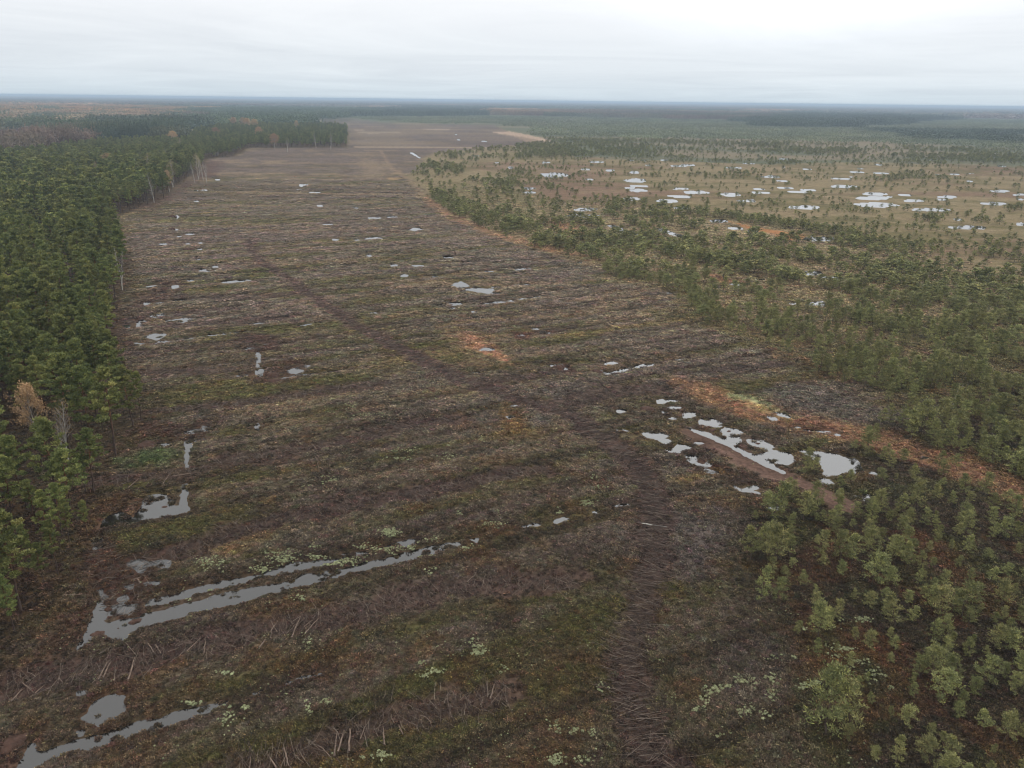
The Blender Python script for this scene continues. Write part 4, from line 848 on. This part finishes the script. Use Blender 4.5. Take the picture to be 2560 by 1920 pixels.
# individual forest pines surveyed from the photograph: crop, u, base v, top v
FX = [('D',742,1035,450,'tall red-stemmed pine standing alone in front of the left forest edge'),('D',870,845,440,'pine at the forest edge just right of the tall red-stemmed one'),('D',905,800,480,'rightmost pine of the near forest corner'),
 ('D',605,1275,850,'bushy pine right of the bare birches by the forest edge'),('D',560,1270,1000,'pine in front of the bushy one beside the large left pool'),('D',520,840,560,'broad crowned pine behind the bare birches'),('D',660,860,520,'pine left of the tall red-stemmed one'),
 ('D',445,1590,1300,'slim pine near the dark notch below the large left pool'),('D',560,1560,1300,'last pine beside the large left pool'),('G',380,420,60,'pine with long bare stem at the lower forest corner'),('G',290,480,250,'small pine with a round pale crown at the lower forest corner'),
 ('G',180,390,80,'pine behind the small round crowned one in the forest corner'),('G',100,790,400,'lowest pine of the forest, nearest to the camera at the left edge'),('D',320,1660,1250,'pine behind the long bare stem pine'),('D',240,1500,1180,'slim grey green pine left of the pool'),('D',400,1540,1200,'pine between the slim grey green one and the pool'),
 ('D',800,760,440,'pine in the near forest corner behind the front row'),('G',20,500,240,'pine cut by the left edge of the picture above the lowest pine')]
occ = []
for i, (c, u, vb, vt, lab) in enumerate(FX):
    p, h = height_from(c, u, vb, vt); h = min(max(h, 5), 17)
    if '\u0000' in lab: continue
    kx = i % 6; place_tree('pine_tree', [('trunk', mT[kx][0]), ('crown', mT[kx][1])], p[0], p[1], h / 13.2, rng.uniform(0, 6.28), lab, 'pine', 'pines of the left forest', sxy=h / 13.2 * (1.0 if h > 9 else .85)); occ.append(p)
# random forest
X, Y = polar(90000, 50, 1500, .55, 44)
sd_ = sdist(forest, X, Y); kk = sd_ < -1.5
for bu, bv, rad_ in ((245, 985, 4.4), (430, 1040, 3.6), (742, 1035, 4.0)):
    q = T('D', bu, bv); q = q * (1 - 1.5 / np.hypot(*q)); kk &= np.hypot(X - q[0], Y - q[1]) > rad_
    for _ in range(3): q = q * (1 - 4.0 / np.hypot(*q)); kk &= np.hypot(X - q[0], Y - q[1]) > rad_ * .85
X, Y, sd_ = X[kk], Y[kk], sd_[kk]
o_ = np.argsort(np.hypot(X, Y)); X, Y, sd_ = X[o_], Y[o_], sd_[o_]
X = np.concatenate([[p[0] for p in occ], X]); Y = np.concatenate([[p[1] for p in occ], Y]); sd_ = np.concatenate([np.zeros(len(occ)), sd_])
dm = 2.6 + .9 * fbm(X, Y, 20, 2, 90) + np.clip(np.hypot(X, Y) / 900, 0, 1.5)
kk = thin(X, Y, dm); kk = kk[kk >= len(occ)]; X, Y, sd_ = X[kk], Y[kk], sd_[kk]
r = np.hypot(X, Y); az_ = np.degrees(np.arctan2(X, Y))
_, z, _, _ = evaluate(X, Y)
sfac = (rng.uniform(.68, 1.12, len(X)) * (.85 + .3 * fbm(X, Y, 30, 3, 91)) * (1 + .05 * sst(300, 480, r) - .28 * sst(520, 850, r))).clip(.45, 1.5)
edge = sst(-8, -1.5, sd_); sfac = sfac * (1 - .12 * edge)
vis = (np.abs(az_) < 37) & (r > 55)
score = np.where(vis, sfac / r * (1 + .8 * edge), 0); ind = np.argsort(-score)[:276]; isind = np.zeros(len(X), bool); isind[ind] = True
by = T('D', 245, 985)
for i in ind:
    k_ = int(rng.integers(0, 6)); nearb = math.hypot(X[i] - by[0], Y[i] - by[1]) < 14
    if nearb: lab = 'green pine standing close around the yellow birch in the left forest'
    elif sd_[i] > -7: lab = 'green pine in the outer row of the left forest, its bare stem facing the clearing'
    elif r[i] < 115: lab = 'green pine inside the lower part of the left forest'
    else: lab = 'green pine crowded inside the middle of the left forest'
    place_tree('pine_tree', [('trunk', mT[k_][0]), ('crown', mT[k_][1])], X[i], Y[i], sfac[i], rng.uniform(0, 6.28), lab, 'pine', 'pines of the left forest', z=z[i], sxy=sfac[i] * rng.uniform(.85, 1.15))
q = ~isind; hi = r < 230
pid = np.where(hi, rng.integers(0, 6, len(X)), 6 + rng.integers(0, 4, len(X)))[q]
mT2 = [both_mesh('pine', w_, l_, m_bark, m_pine) for w_, l_ in tall] + [both_mesh('pine', w_, l_, m_bark, m_pine) for w_, l_ in tall_mid]
wds = sfac * rng.uniform(.85, 1.15, len(X)) * np.where(hi, 1, 1.2)
scatter('pine_forest', 'dense green pine forest covering the left side behind its front trees', np.column_stack([X, Y, z])[q], rng.uniform(0, 6.28, q.sum()), np.column_stack([wds, wds, sfac])[q], pid, mT2)
print('forest trees', len(X))

# birches
bw, bl = birch(401, 12.5, 2.7, 3800, 1, 38); bY = (part_mesh('birch_trunk', bw, m_birch), part_mesh('birch_crown', bl, m_birchleaf))
bw2, bl2 = birch(402, 12.5, 2.2, 420, 2, 26); bS = (part_mesh('birch_trunk', bw2, m_birch), part_mesh('birch_crown', bl2, m_birchleaf))
bw3, _ = birch(403, 12.5, 1.3, 0, 2, 24); bN = (part_mesh('birch_trunk', bw3, m_birch), None)
bw4, bl4 = birch(404, 12.5, 2.3, 9000, 1, 40); bF = (part_mesh('birch_trunk', bw4, m_birch), part_mesh('birch_crown', bl4, m_birchleaf))
def top_at(c, u, v, h): return T(c, u, v, h)
def bt(kind, c, u, vt, h, lab, cat='birch', group=None):
    p = top_at(c, u, vt, h); parts = {'Y': bY, 'S': bS, 'N': bN, 'F': bF}[kind]
    place_tree('birch_tree', [('trunk', parts[0]), ('crown', parts[1])], p[0], p[1], h / 12.5, rng.uniform(0, 6.28), lab, cat, group, sxy=h / 12.5 * (1.7 if kind == 'F' and np.hypot(*p) > 450 else 1.0))
p, h = height_from('D', 245, 985, 575); place_tree('birch_tree', [('trunk', bY[0]), ('crown', bY[1])], p[0], p[1], h / 12.5, 1.0, 'yellow orange birch with a forked white stem in the left forest', 'birch')
p, h = height_from('D', 440, 1050, 650); place_tree('birch_tree', [('trunk', bS[0]), ('crown', bS[1])], p[0], p[1], h / 12.5, 2.2, 'nearly bare white birch with a few orange leaves at its top', 'birch')
p, h = height_from('D', 402, 1000, 780); place_tree('birch_tree', [('trunk', bN[0])], p[0], p[1], h / 12.5, .4, 'small bare white birch just left of the nearly bare one', 'birch')
for kd, c, u, vt, h, lab in (('S','A',1258,475,16,'tallest white-stemmed birch at the far bend of the forest edge'),('N','A',1290,500,14,'thin bare birch right of the tallest one at the forest edge'),('N','A',1312,520,13,'rightmost thin birch of the group at the forest edge bend'),('N','A',1236,530,12,'short bare birch left of the tallest one at the edge bend'),
 ('S','A',1090,520,15,'pale birch leaning over the forest edge below the bend'),('Y','A',1072,590,11,'small yellow birch at the forest edge below the bend'),('N','A',965,605,14,'white bare stem inside the forest left of the edge birches'),('N','A',500,535,14,'white bare birch deep in the middle of the left forest'),
 ('S','A',617,535,14,'pinkish bare birch beside the white one deep in the left forest'),('N','A',45,645,14,'bare birch near the left edge of the picture in the forest'),('F','A',160,660,12,'orange red small tree near the left edge of the forest'),('F','A',680,478,13,'single round yellow birch in the middle of the left forest'),
 ('F','A',1110,333,15,'bright yellow birch highest up in the left forest'),('F','A',1382,308,14,'small yellow birch right of the bright one in the far forest'),('F','A',1760,350,14,'yellow birch at the far forest end near the clearing'),('N','A',742,1072,12,'dead white stem at the right side of the left forest'),
 ('N','A',1063,435,14,'bare birch above the edge birches in the far forest'),('S','A',940,480,14,'pinkish bare birch left of the pale ones in the far forest'),('F','A',1140,475,10,'tiny yellow birch above the edge birches'),('F','A',1560,245,18,'large orange birch clump on the far forest skyline, left one'),('F','A',1585,248,18,'orange birch in the middle of the far forest clump'),('F','A',1635,255,17,'orange birch at the right of the far forest clump'),('F','A',1500,242,17,'orange birch left of the far clump'),('F','A',1660,305,15,'pale orange birch below the far clump'),
 ('Y','A',1905,265,16,'yellow birch close to the far forest corner'),('N','A',2120,330,18,'bare birch in the stand beside the far clearing'),('N','A',2025,330,17,'bare birch left in the stand beside the far clearing'),('N','A',1840,360,15,'white stem at the far end of the forest front'),('S','A',1150,380,14,'reddish birch under the bright yellow one')):
    bt(kd, c, u, vt, h, lab)
p, h = height_from('F', 1752, 705, 545); q0 = T('F', 1752, 705)
place_tree('birch_tree', [('trunk', bN[0])], p[0], p[1], h / 12.5, 0, 'leaning bare white birch among the bog pines on the right', 'birch', lean=(0, R_(13)), sxy=h / 12.5 * .7)

# bog pines: surveyed ones nearest the camera
BI = [(490,610,390),(620,600,460),(1215,480,295),(470,330,120),(560,300,130),(610,370,120),(700,300,180),(860,320,140),(930,370,300),(1090,370,180),(1040,330,170),(1180,200,70),(1310,360,170),(1240,300,140),(1470,400,220),(1560,400,260),(900,830,620),(960,780,640),(1130,840,760),(875,960,855),(950,1480,1100),(1090,1440,1130),(1060,1480,1380),(1310,690,600),(1400,770,560),(1450,720,610),(1220,640,550),(1620,640,480),(1690,700,520),(1800,700,490),(1850,740,650),(1620,830,710),(1700,900,760),(1600,1100,890),(1530,1080,950),(1650,1220,1020),(1480,1220,1120),(1760,1100,960),(1460,1400,1270),(1605,1470,1390),(1900,1240,1110),(1800,1340,1250),(1960,1430,1290),(2080,1490,1310),(2150,1050,900),(2150,1200,1060),(2080,640,470),(1890,570,480),(1850,460,380),(1860,290,170),(2150,200,70),(1660,140,50),(2160,300,220),(1980,330,260),(2000,890,740),(2020,740,650),(1540,1600,1450),(1370,1670,1480),(1640,1710,1530),(1270,1650,1550),(1860,1720,1630),(770,500,420),(1460,600,520),(680,430,400),(1340,440,395),(1310,560,510),(740,800,700),(1690,1500,1440),(2000,1720,1600),(2180,1700,1600),(1980,950,900),(720,380,345),(1840,880,780),(490,70,10),(640,60,-10),(890,80,30),(820,60,-60),(1000,170,80),(1350,300,190)]
BF = [(600,1430,1210),(800,1450,1250),(860,1430,1290),(680,1370,1290),(920,1480,1400),(1110,1420,1330),(1240,1480,1330),(1300,1400,1250),(1400,1400,1270),(1480,1480,1380),(1530,1370,1190),(1500,1200,1090),(1650,1120,995),(1840,1290,1140),(1930,1290,1150),(2130,1450,1290),(2080,1340,1240),(1990,1480,1360),(2150,1590,1470),(1480,930,760),(1560,880,680),(1710,790,700),(1825,760,670),(1940,900,780),(1850,970,860),(2060,1010,880),(1275,970,840),(1215,1030,890),(1110,990,920),(800,1150,990),(1290,1190,1110),(1100,1210,1130),(860,1140,1050),(1040,1240,1160),(420,250,180),(380,270,200),(240,190,80),(310,190,100),(560,310,210),(650,330,280),(700,370,290),(740,270,165),(930,240,180),(870,370,260),(880,500,350),(940,480,380),(1050,580,480),(1180,600,430),(1290,620,490),(1340,680,560),(1210,350,240),(1420,300,240),(1090,260,170),(1420,520,410),(1700,600,450),(1800,400,260),(1900,420,290),(1640,420,300),(2000,420,330),(1500,670,580),(610,190,100),(520,150,20),(1000,270,180),(1140,420,330)]
bog_list = []
for c, LS in (('I', BI), ('F', BF)):
    for (u, vb, vt) in LS:
        p, h = height_from(c, u, vb, vt); bog_list.append((p[0], p[1], float(np.clip(h, 1.2, 7)) * 1.06))
bx = np.array(bog_list)
# everything else by density
X, Y = polar(150000, 45, 1150, .9, 44)
r = np.hypot(X, Y)
bd = T('C', 1550, 1070) - T('C', 330, 890); bd = bd / np.hypot(*bd); n20 = .55 * fbm((X * bd[0] + Y * bd[1]) * .22, -X * bd[1] + Y * bd[0], 13, 3, 61) + .45 * fbm(X, Y, 12, 3, 60); n60 = fbm(X, Y, 60, 3, 62); n6 = fbm(X * .6, Y, 26, 3, 63)
den = np.zeros(len(X))
d1 = sst(4, -4, sdist(dense1, X, Y)); den = np.maximum(den, d1 * (.05 + .9 * sst(.485, .565, n20)) * (.5 + .5 * sst(480, 160, r)))
dl = sst(3, -3, sdist(lowright, X, Y)); den = np.maximum(den, dl * (.06 + .6 * sst(.44, .58, n20)))
db = sst(9, -9, sdist(openbog, X, Y)); den = np.where(db > .5, .05 + .34 * sst(.55, .64, n6), den)
den = np.maximum(den, sst(5, -1, ldist(ridge2, X, Y, 16)) * .9); den = np.maximum(den, sst(5, -1, ldist(ridge3, X, Y, 14)) * .55)
dw = inside(bogwood, X, Y); den = np.where(dw, .08 + .45 * sst(.44, .60, n60), den)
for cc, u, v, ru, rv in (('B',1130,595,120,22),('B',1060,680,100,26),('C',1400,635,75,18),('C',2150,830,60,25),('B',1480,615,50,10),('C',1110,715,50,12),('B',1330,700,40,22),('C',1600,900,100,20),('B',1700,830,120,20),('B',2000,870,120,30),('C',1260,1110,40,25),('C',1850,1200,80,20),('C',2160,690,40,10),('C',140,610,20,8),('C',170,850,40,18)):
    P = TP(cc, ell(cc, u, v, ru, rv)); den = np.maximum(den, sst(4, -4, sdist(P, X, Y)) * .95)
mid_r = (~(inside(clearing, X, Y)) & ~(inside(forest, X, Y)))
other = mid_r & (den < .02) & (r > 120) & (X > 0); den = np.where(other, .12 + .3 * sst(.5, .6, n20), den); den = np.where(other & (r > 520) & (X < 260), .85, den)
ob_ = ldist(orangeband, X, Y, 8); den *= np.where(ob_ < 0, .06, 1)
ob2 = sdist([q[1] for q in PAINT if q[2] == 0 and q[3] == (0.26,0.125,0.055)][0], X, Y); den *= np.where(ob2 < 1, 0, 1)
sc_clr = sdist(clearing, X, Y); den = np.where(sc_clr < 0, 0, den); den = np.where(sdist(forest, X, Y) < 1, 0, den)
nearseen = (r < 118) & (X > 8); den = np.where(nearseen, den * np.where(X > 34, .46, .28), den)
kk = rng.random(len(X)) < den; X, Y, r = X[kk], Y[kk], r[kk]
_, z, wsd, f = evaluate(X, Y); kk = wsd > .8 + .011 * r * (r > 150); X, Y, r, z = X[kk], Y[kk], r[kk], z[kk]
o_ = np.argsort(r); X, Y, r, z = X[o_], Y[o_], r[o_], z[o_]
X2 = np.concatenate([bx[:, 0], X]); Y2 = np.concatenate([bx[:, 1], Y])
kk = thin(X2, Y2, 1.1 + .5 * fbm(X2, Y2, 9, 2, 64) + np.hypot(X2, Y2) / 500); kk = kk[kk >= len(bx)] - len(bx); X, Y, r, z = X[kk], Y[kk], r[kk], z[kk]
opn_ = sdist(openbog, X, Y) < 0; hs = rng.uniform(1.4, 4.2, len(X)) * (.8 + .5 * fbm(X, Y, 30, 2, 66)); hs = np.where(opn_ & (den.max() > 0) , hs * .75, hs)
hs = np.where(sdist(dense1, X, Y) < 0, hs * 1.12, hs); hs = np.where((r < 118) & (X > 8), hs * .62, hs); hs = np.where(inside(bogwood, X, Y), hs * 1.05, hs)
zb = evaluate(bx[:, 0], bx[:, 1])[1]
AX = np.concatenate([bx[:, 0], X]); AY = np.concatenate([bx[:, 1], Y]); AZ = np.concatenate([np.maximum(zb, 0), z]); AH = np.concatenate([bx[:, 2], hs]); Ar = np.hypot(AX, AY)
vis = (np.abs(np.degrees(np.arctan2(AX, AY))) < 33.5) & (CAM_H / Ar < math.tan(R_(46.5)))
score = np.where(vis, AH / Ar, 0); score[:len(bx)] += .02; ind = np.argsort(-score)[:298]; isind = np.zeros(len(AX), bool); isind[ind] = True
bigp, _ = height_from('I', 950, 1480, 1100); s1, _ = height_from('I', 490, 610, 390); s2, _ = height_from('I', 620, 600, 460); s3, _ = height_from('I', 1215, 480, 295)
uniq = {0: 'slender bog pine standing apart at the left margin of the right hand trees', 1: 'small bog pine with a round top right of the slender one', 2: 'bog pine with a yellowish crown on a thin dark stem below the thicket', 20: 'largest spreading bog pine in the lower right with visible pale limbs',
        18: 'small bog pine right of the drooping one above the lichen', 16: 'twin-topped bog pine above the white lichen patches', 19: 'tiny grey green bog pine left of the white lichen', 22: 'low bog pine at the right foot of the largest one', 38: 'small bog pine right of the largest spreading one', 39: 'tiny round bog pine near the bottom right',
        len(BI) + 0: 'pale bog pine below the brown peat strip beside the grey puddle', len(BI) + 1: 'bright green bog pine at the lower end of the peat strip', len(BI) + 29: 'bog pine growing between the two ragged pools', len(BI) + 12: 'bog pine standing on the orange moss band', len(BI) + 27: 'grey bog pine at the start of the orange band'}
for i in ind:
    k_ = int(rng.integers(0, 8)); x, y, rr_ = AX[i], AY[i], Ar[i]
    if i == 20: k_ = 3
    if i == 0: k_ = 7
    if i in uniq: lab = uniq[i]
    elif rr_ < 70: lab = 'grey green bog pine near the bottom right corner'
    elif rr_ < 95: lab = 'grey green bog pine in the scattered group below the orange moss band'
    elif x > 70: lab = 'bog pine in the thicket along the right edge of the picture'
    elif sdist(lowright, np.array([x]), np.array([y]))[0] < 0: lab = 'bog pine near the pools and the orange moss band'
    else: lab = 'bog pine in the dense belt bordering the cleared mire on the right'
    sH = AH[i] / 4.6
    place_tree('bog_pine', [('trunk', mB[k_][0]), ('crown', mB[k_][1])], x, y, sH, rng.uniform(0, 6.28), lab, 'bog pine', 'bog pines on the right side', z=AZ[i], sxy=sH * (1.0 if i == 20 else rng.uniform(.9, 1.25)) * (1.0 if AH[i] > 2.5 else 1.2))
q = ~isind; hi = Ar < 240
mB2 = [both_mesh('bog_pine', w_, l_, m_bbark, m_bpine) for w_, l_ in bog] + [both_mesh('bog_pine', w_, l_, m_bbark, m_bpine) for w_, l_ in bog_mid]
pid = np.where(hi, rng.integers(0, 8, len(AX)), 8 + rng.integers(0, 4, len(AX)))[q]; sH = AH / 4.6; wds = sH * rng.uniform(.95, 1.4, len(AX)) * (1 + .5 * sst(120, 260, Ar)); sH = sH * (1 - .12 * sst(120, 260, Ar))
scatter('bog_woodland', 'scattered and clustered low bog pines reaching over the open bog', np.column_stack([AX, AY, AZ])[q], rng.uniform(0, 6.28, q.sum()), np.column_stack([wds, wds, sH])[q], pid, mB2)
print('bog trees', len(AX))

# ------------------------------------------------------------------ far woodland as tiles of many small crowns
def tile_mesh(seed, size, sp, h, cw, nl, ls, gap=0, shape='round', name='tile'):
    g = np.random.default_rng(seed); acc = Acc(); k_ = int(size / sp)
    gx_, gy_ = np.meshgrid(np.arange(k_), np.arange(k_)); px = (gx_.ravel() + g.random(k_ * k_)) * sp - size / 2; py = (gy_.ravel() + g.random(k_ * k_)) * sp - size / 2
    kk = (g.random(len(px)) > gap); px, py = px[kk], py[kk]; m = len(px); hh = h * g.uniform(.65, 1.15, m) * (.85 + .3 * fbm(px + seed * 31, py, size / 3, 2, seed))
    tc_ = np.clip(.5 + .25 * g.normal(size=m), 0, 1)
    q = g.normal(size=(m, nl, 3)); q /= np.linalg.norm(q, axis=2)[:, :, None]
    if shape == 'spike':
        t = g.random((m, nl)); C = np.stack([px[:, None] + q[..., 0] * cw * (1 - t), py[:, None] + q[..., 1] * cw * (1 - t), hh[:, None] * (.3 + .7 * t)], -1)
    else:
        cz = .68; C = np.stack([px[:, None] + q[..., 0] * cw, py[:, None] + q[..., 1] * cw, hh[:, None] * (cz + .32 * q[..., 2])], -1)
    C = C.reshape(-1, 3); D = g.normal(size=C.shape) + [0, 0, .6]; sz = ls * g.uniform(.6, 1.3, len(C))
    acc.add(*blades(C, D, sz, sz * .8, np.repeat(tc_, nl), g))
    wq = m // 3; A = np.column_stack([px[:wq], py[:wq], np.zeros(wq)]); acc.add(*blades(A + np.column_stack([np.zeros((wq, 2)), hh[:wq] * .35]), np.tile([0, 0, 1.], (wq, 1)), hh[:wq] * .7, .35, .8, g))
    return part_mesh(name, acc.get(), m_patch)
tilesF = [tile_mesh(500 + i, 60, 4.2, 15, 1.9, 11, 1.7) for i in range(3)] + [tile_mesh(510 + i, 60, 4.6, 17, 1.9, 12, 1.6, shape='spike') for i in range(2)]
tilesB = [tile_mesh(520 + i, 60, 3.6, 5.0, 1.25, 8, 1.1, gap=.70) for i in range(3)] + [tile_mesh(530, 60, 2.9, 3.4, 1.2, 6, 1.0, gap=.4)]
def grid_tiles(r0, r1, size):
    k_ = np.arange(-int(r1 / size) - 1, int(r1 / size) + 2); gx_, gy_ = np.meshgrid(k_ * size, k_ * size); X = gx_.ravel() + rng.uniform(-.15, .15, gx_.size) * size; Y = gy_.ravel() + rng.uniform(-.15, .15, gx_.size) * size
    r = np.hypot(X, Y); kk = (r > r0) & (r <= r1) & (Y > 0) & (np.abs(np.degrees(np.arctan2(X, Y))) < 43); return X[kk], Y[kk]
ZO = dict(orange=(0.38, 0.225, 0.115), pale=(0.33, 0.24, 0.15), shrub=(0.15, 0.085, 0.07), dark=(0.07, 0.088, 0.055), pinegr=(0.085, 0.11, 0.05), brown=(0.17, 0.125, 0.09), bogg=(0.16, 0.175, 0.10), field=(0.25, 0.25, 0.16))
zones = [('A',[(-300,150),(500,150),(1150,175),(1250,200),(1000,215),(0,215),(-300,215)],'orange',1.0),('A',[(-300,205),(300,205),(1050,215),(1050,240),(600,262),(-300,300)],'pale',.95),('A',[(-300,300),(450,288),(640,300),(650,330),(400,345),(150,385),(-300,400)],'shrub',.35),
 ('A',[(600,240),(1250,245),(1250,262),(1150,325),(650,325)],'dark',1.25),('A',[(1180,175),(2300,170),(2300,245),(1600,262),(1200,262)],'pinegr',.9),('A',[(200,240),(600,240),(600,290),(250,290)],'pinegr',1.0),
 ('K',[(0,205),(1150,215),(1200,262),(700,290),(0,290)],'dark',1.0),('K',[(-300,185),(400,185),(420,200),(-300,205)],'orange',.9),('K',[(1600,200),(1880,205),(1860,232),(1640,228)],'orange',1.0),('J',[(1350,178),(1900,178),(2212,195),(1700,205),(1400,200)],'orange',.85),('J',[(300,150),(750,160),(700,180),(300,172)],'orange',.8),
 ('J',[(300,170),(1350,165),(1350,215),(900,220),(300,215)],'dark',.95),('K',[(1200,350),(1700,350),(2300,365),(2300,440),(1850,430),(1300,400)],'dark',.55),('K',[(880,440),(1080,440),(1120,490),(950,495)],'dark',.5),('A',[(280,130),(330,130),(330,137),(230,137)],'field',.05)]
ZW = [(TP(c, p, 13.0 * h), np.array(ZO[k_]), h) for c, p, k_, h in zones]
for (r0, r1, size, nm, lab) in ((560, 1150, 30, 'far_copses', 'mixed woodland just beyond the pine forest'), (1150, 3600, 60, 'far_woodland', 'far mixed woodland of orange birch and dark pine'), (3600, 24000, 240, 'horizon_woodland', 'bluish endless woodland reaching the horizon')):
    X, Y = grid_tiles(r0, r1, size); k_ = size / 60
    inF = sdist(forest, X, Y) < 10; inC = sdist(clearing, X, Y) < size * .6; inO = sdist(openbog, X, Y) < size * .3; inB = inside(bogwood, X, Y)
    if size == 30:
        keep = (~inF) & (~inC) & (X < -300) & (~inO)
    else: keep = ~((X > -160) & (np.hypot(X, Y) < 1180)) & (~inC) & (~inO) & ~(inF & (np.hypot(X, Y) < 1500)) & ~((np.hypot(X, Y) < 1180) & inB)
    X, Y, inB = X[keep], Y[keep], inB[keep]; m = len(X)
    nz = fbm(X * .25, Y, 500, 4, 71); n3 = fbm(X * .3, Y, 260, 3, 72)
    tn = lerp(np.tile(ZO['dark'], (m, 1)), np.array(ZO['brown']), sst(.42, .6, nz)); tn = lerp(tn, np.array(ZO['pinegr']), sst(.5, .62, n3) * .7)
    tn = lerp(tn, np.array(ZO['orange']), sst(.62, .72, fbm(X * .4, Y, 350, 3, 73)) * .45); hz = .75 + .5 * fbm(X, Y, 400, 3, 74)
    kind = np.where(rng.random(m) < .3, 3, 0)
    tn[inB] = np.array(ZO['bogg']) * (.85 + .3 * n3[inB])[:, None]
    forced = np.zeros(m, bool)
    for P, col_, hh in ZW:
        s_ = inside(P, X + (fbm(X, Y, 260, 3, 81) - .5) * np.hypot(X, Y) * .12, Y + (fbm(X, Y, 260, 3, 82) - .5) * np.hypot(X, Y) * .30); tn[s_] = col_; mixr = s_ & (rng.random(m) < .34) & (col_[0] > .2); tn[mixr] = np.array(ZO['dark']) * 1.5; hz[s_] = hh; forced |= s_
    bogt = inB & ~forced; hz[bogt] = .9
    tn *= rng.uniform(.85, 1.18, m)[:, None]
    pid = np.where(bogt, 5 + rng.integers(0, 4, m), kind + np.where(kind == 3, rng.integers(0, 2, m), rng.integers(0, 3, m)))
    sz_ = np.where(bogt, 1.0, hz)
    S3 = np.column_stack([np.full(m, k_ * 1.06), np.full(m, k_ * 1.06), np.where(size > 100, hz * 1.05, sz_)])
    scatter(nm, lab, np.column_stack([X, Y, np.zeros(m) + .1]), rng.integers(0, 4, m) * math.pi / 2, S3, pid, tilesF + tilesB, tn)
    print(nm, m)

# ------------------------------------------------------------------ air
HAZE = 1.6e-4
me = bpy.data.meshes.new('haze'); a, b0, t0 = 27500., -1.6, 54.
me.from_pydata([(-a, -a, b0), (a, -a, b0), (a, a, b0), (-a, a, b0), (-a, -a, t0), (a, -a, t0), (a, a, t0), (-a, a, t0)], [], [(0, 3, 2, 1), (4, 5, 6, 7), (0, 1, 5, 4), (1, 2, 6, 5), (2, 3, 7, 6), (3, 0, 4, 7)])
m = bpy.data.materials.new('haze_air'); m.use_nodes = True; n = m.node_tree.nodes; n.clear(); o = n.new('ShaderNodeOutputMaterial'); v = n.new('ShaderNodeVolumePrincipled')
v.inputs['Color'].default_value = (0.54, 0.68, 0.84, 1); v.inputs['Density'].default_value = HAZE; v.inputs['Anisotropy'].default_value = 0.0
m.node_tree.links.new(v.outputs[0], o.inputs['Volume']); me.materials.append(m)
tag(link(bpy.data.objects.new('haze', me)), 'thin bluish haze over the distant woods', kind='stuff')
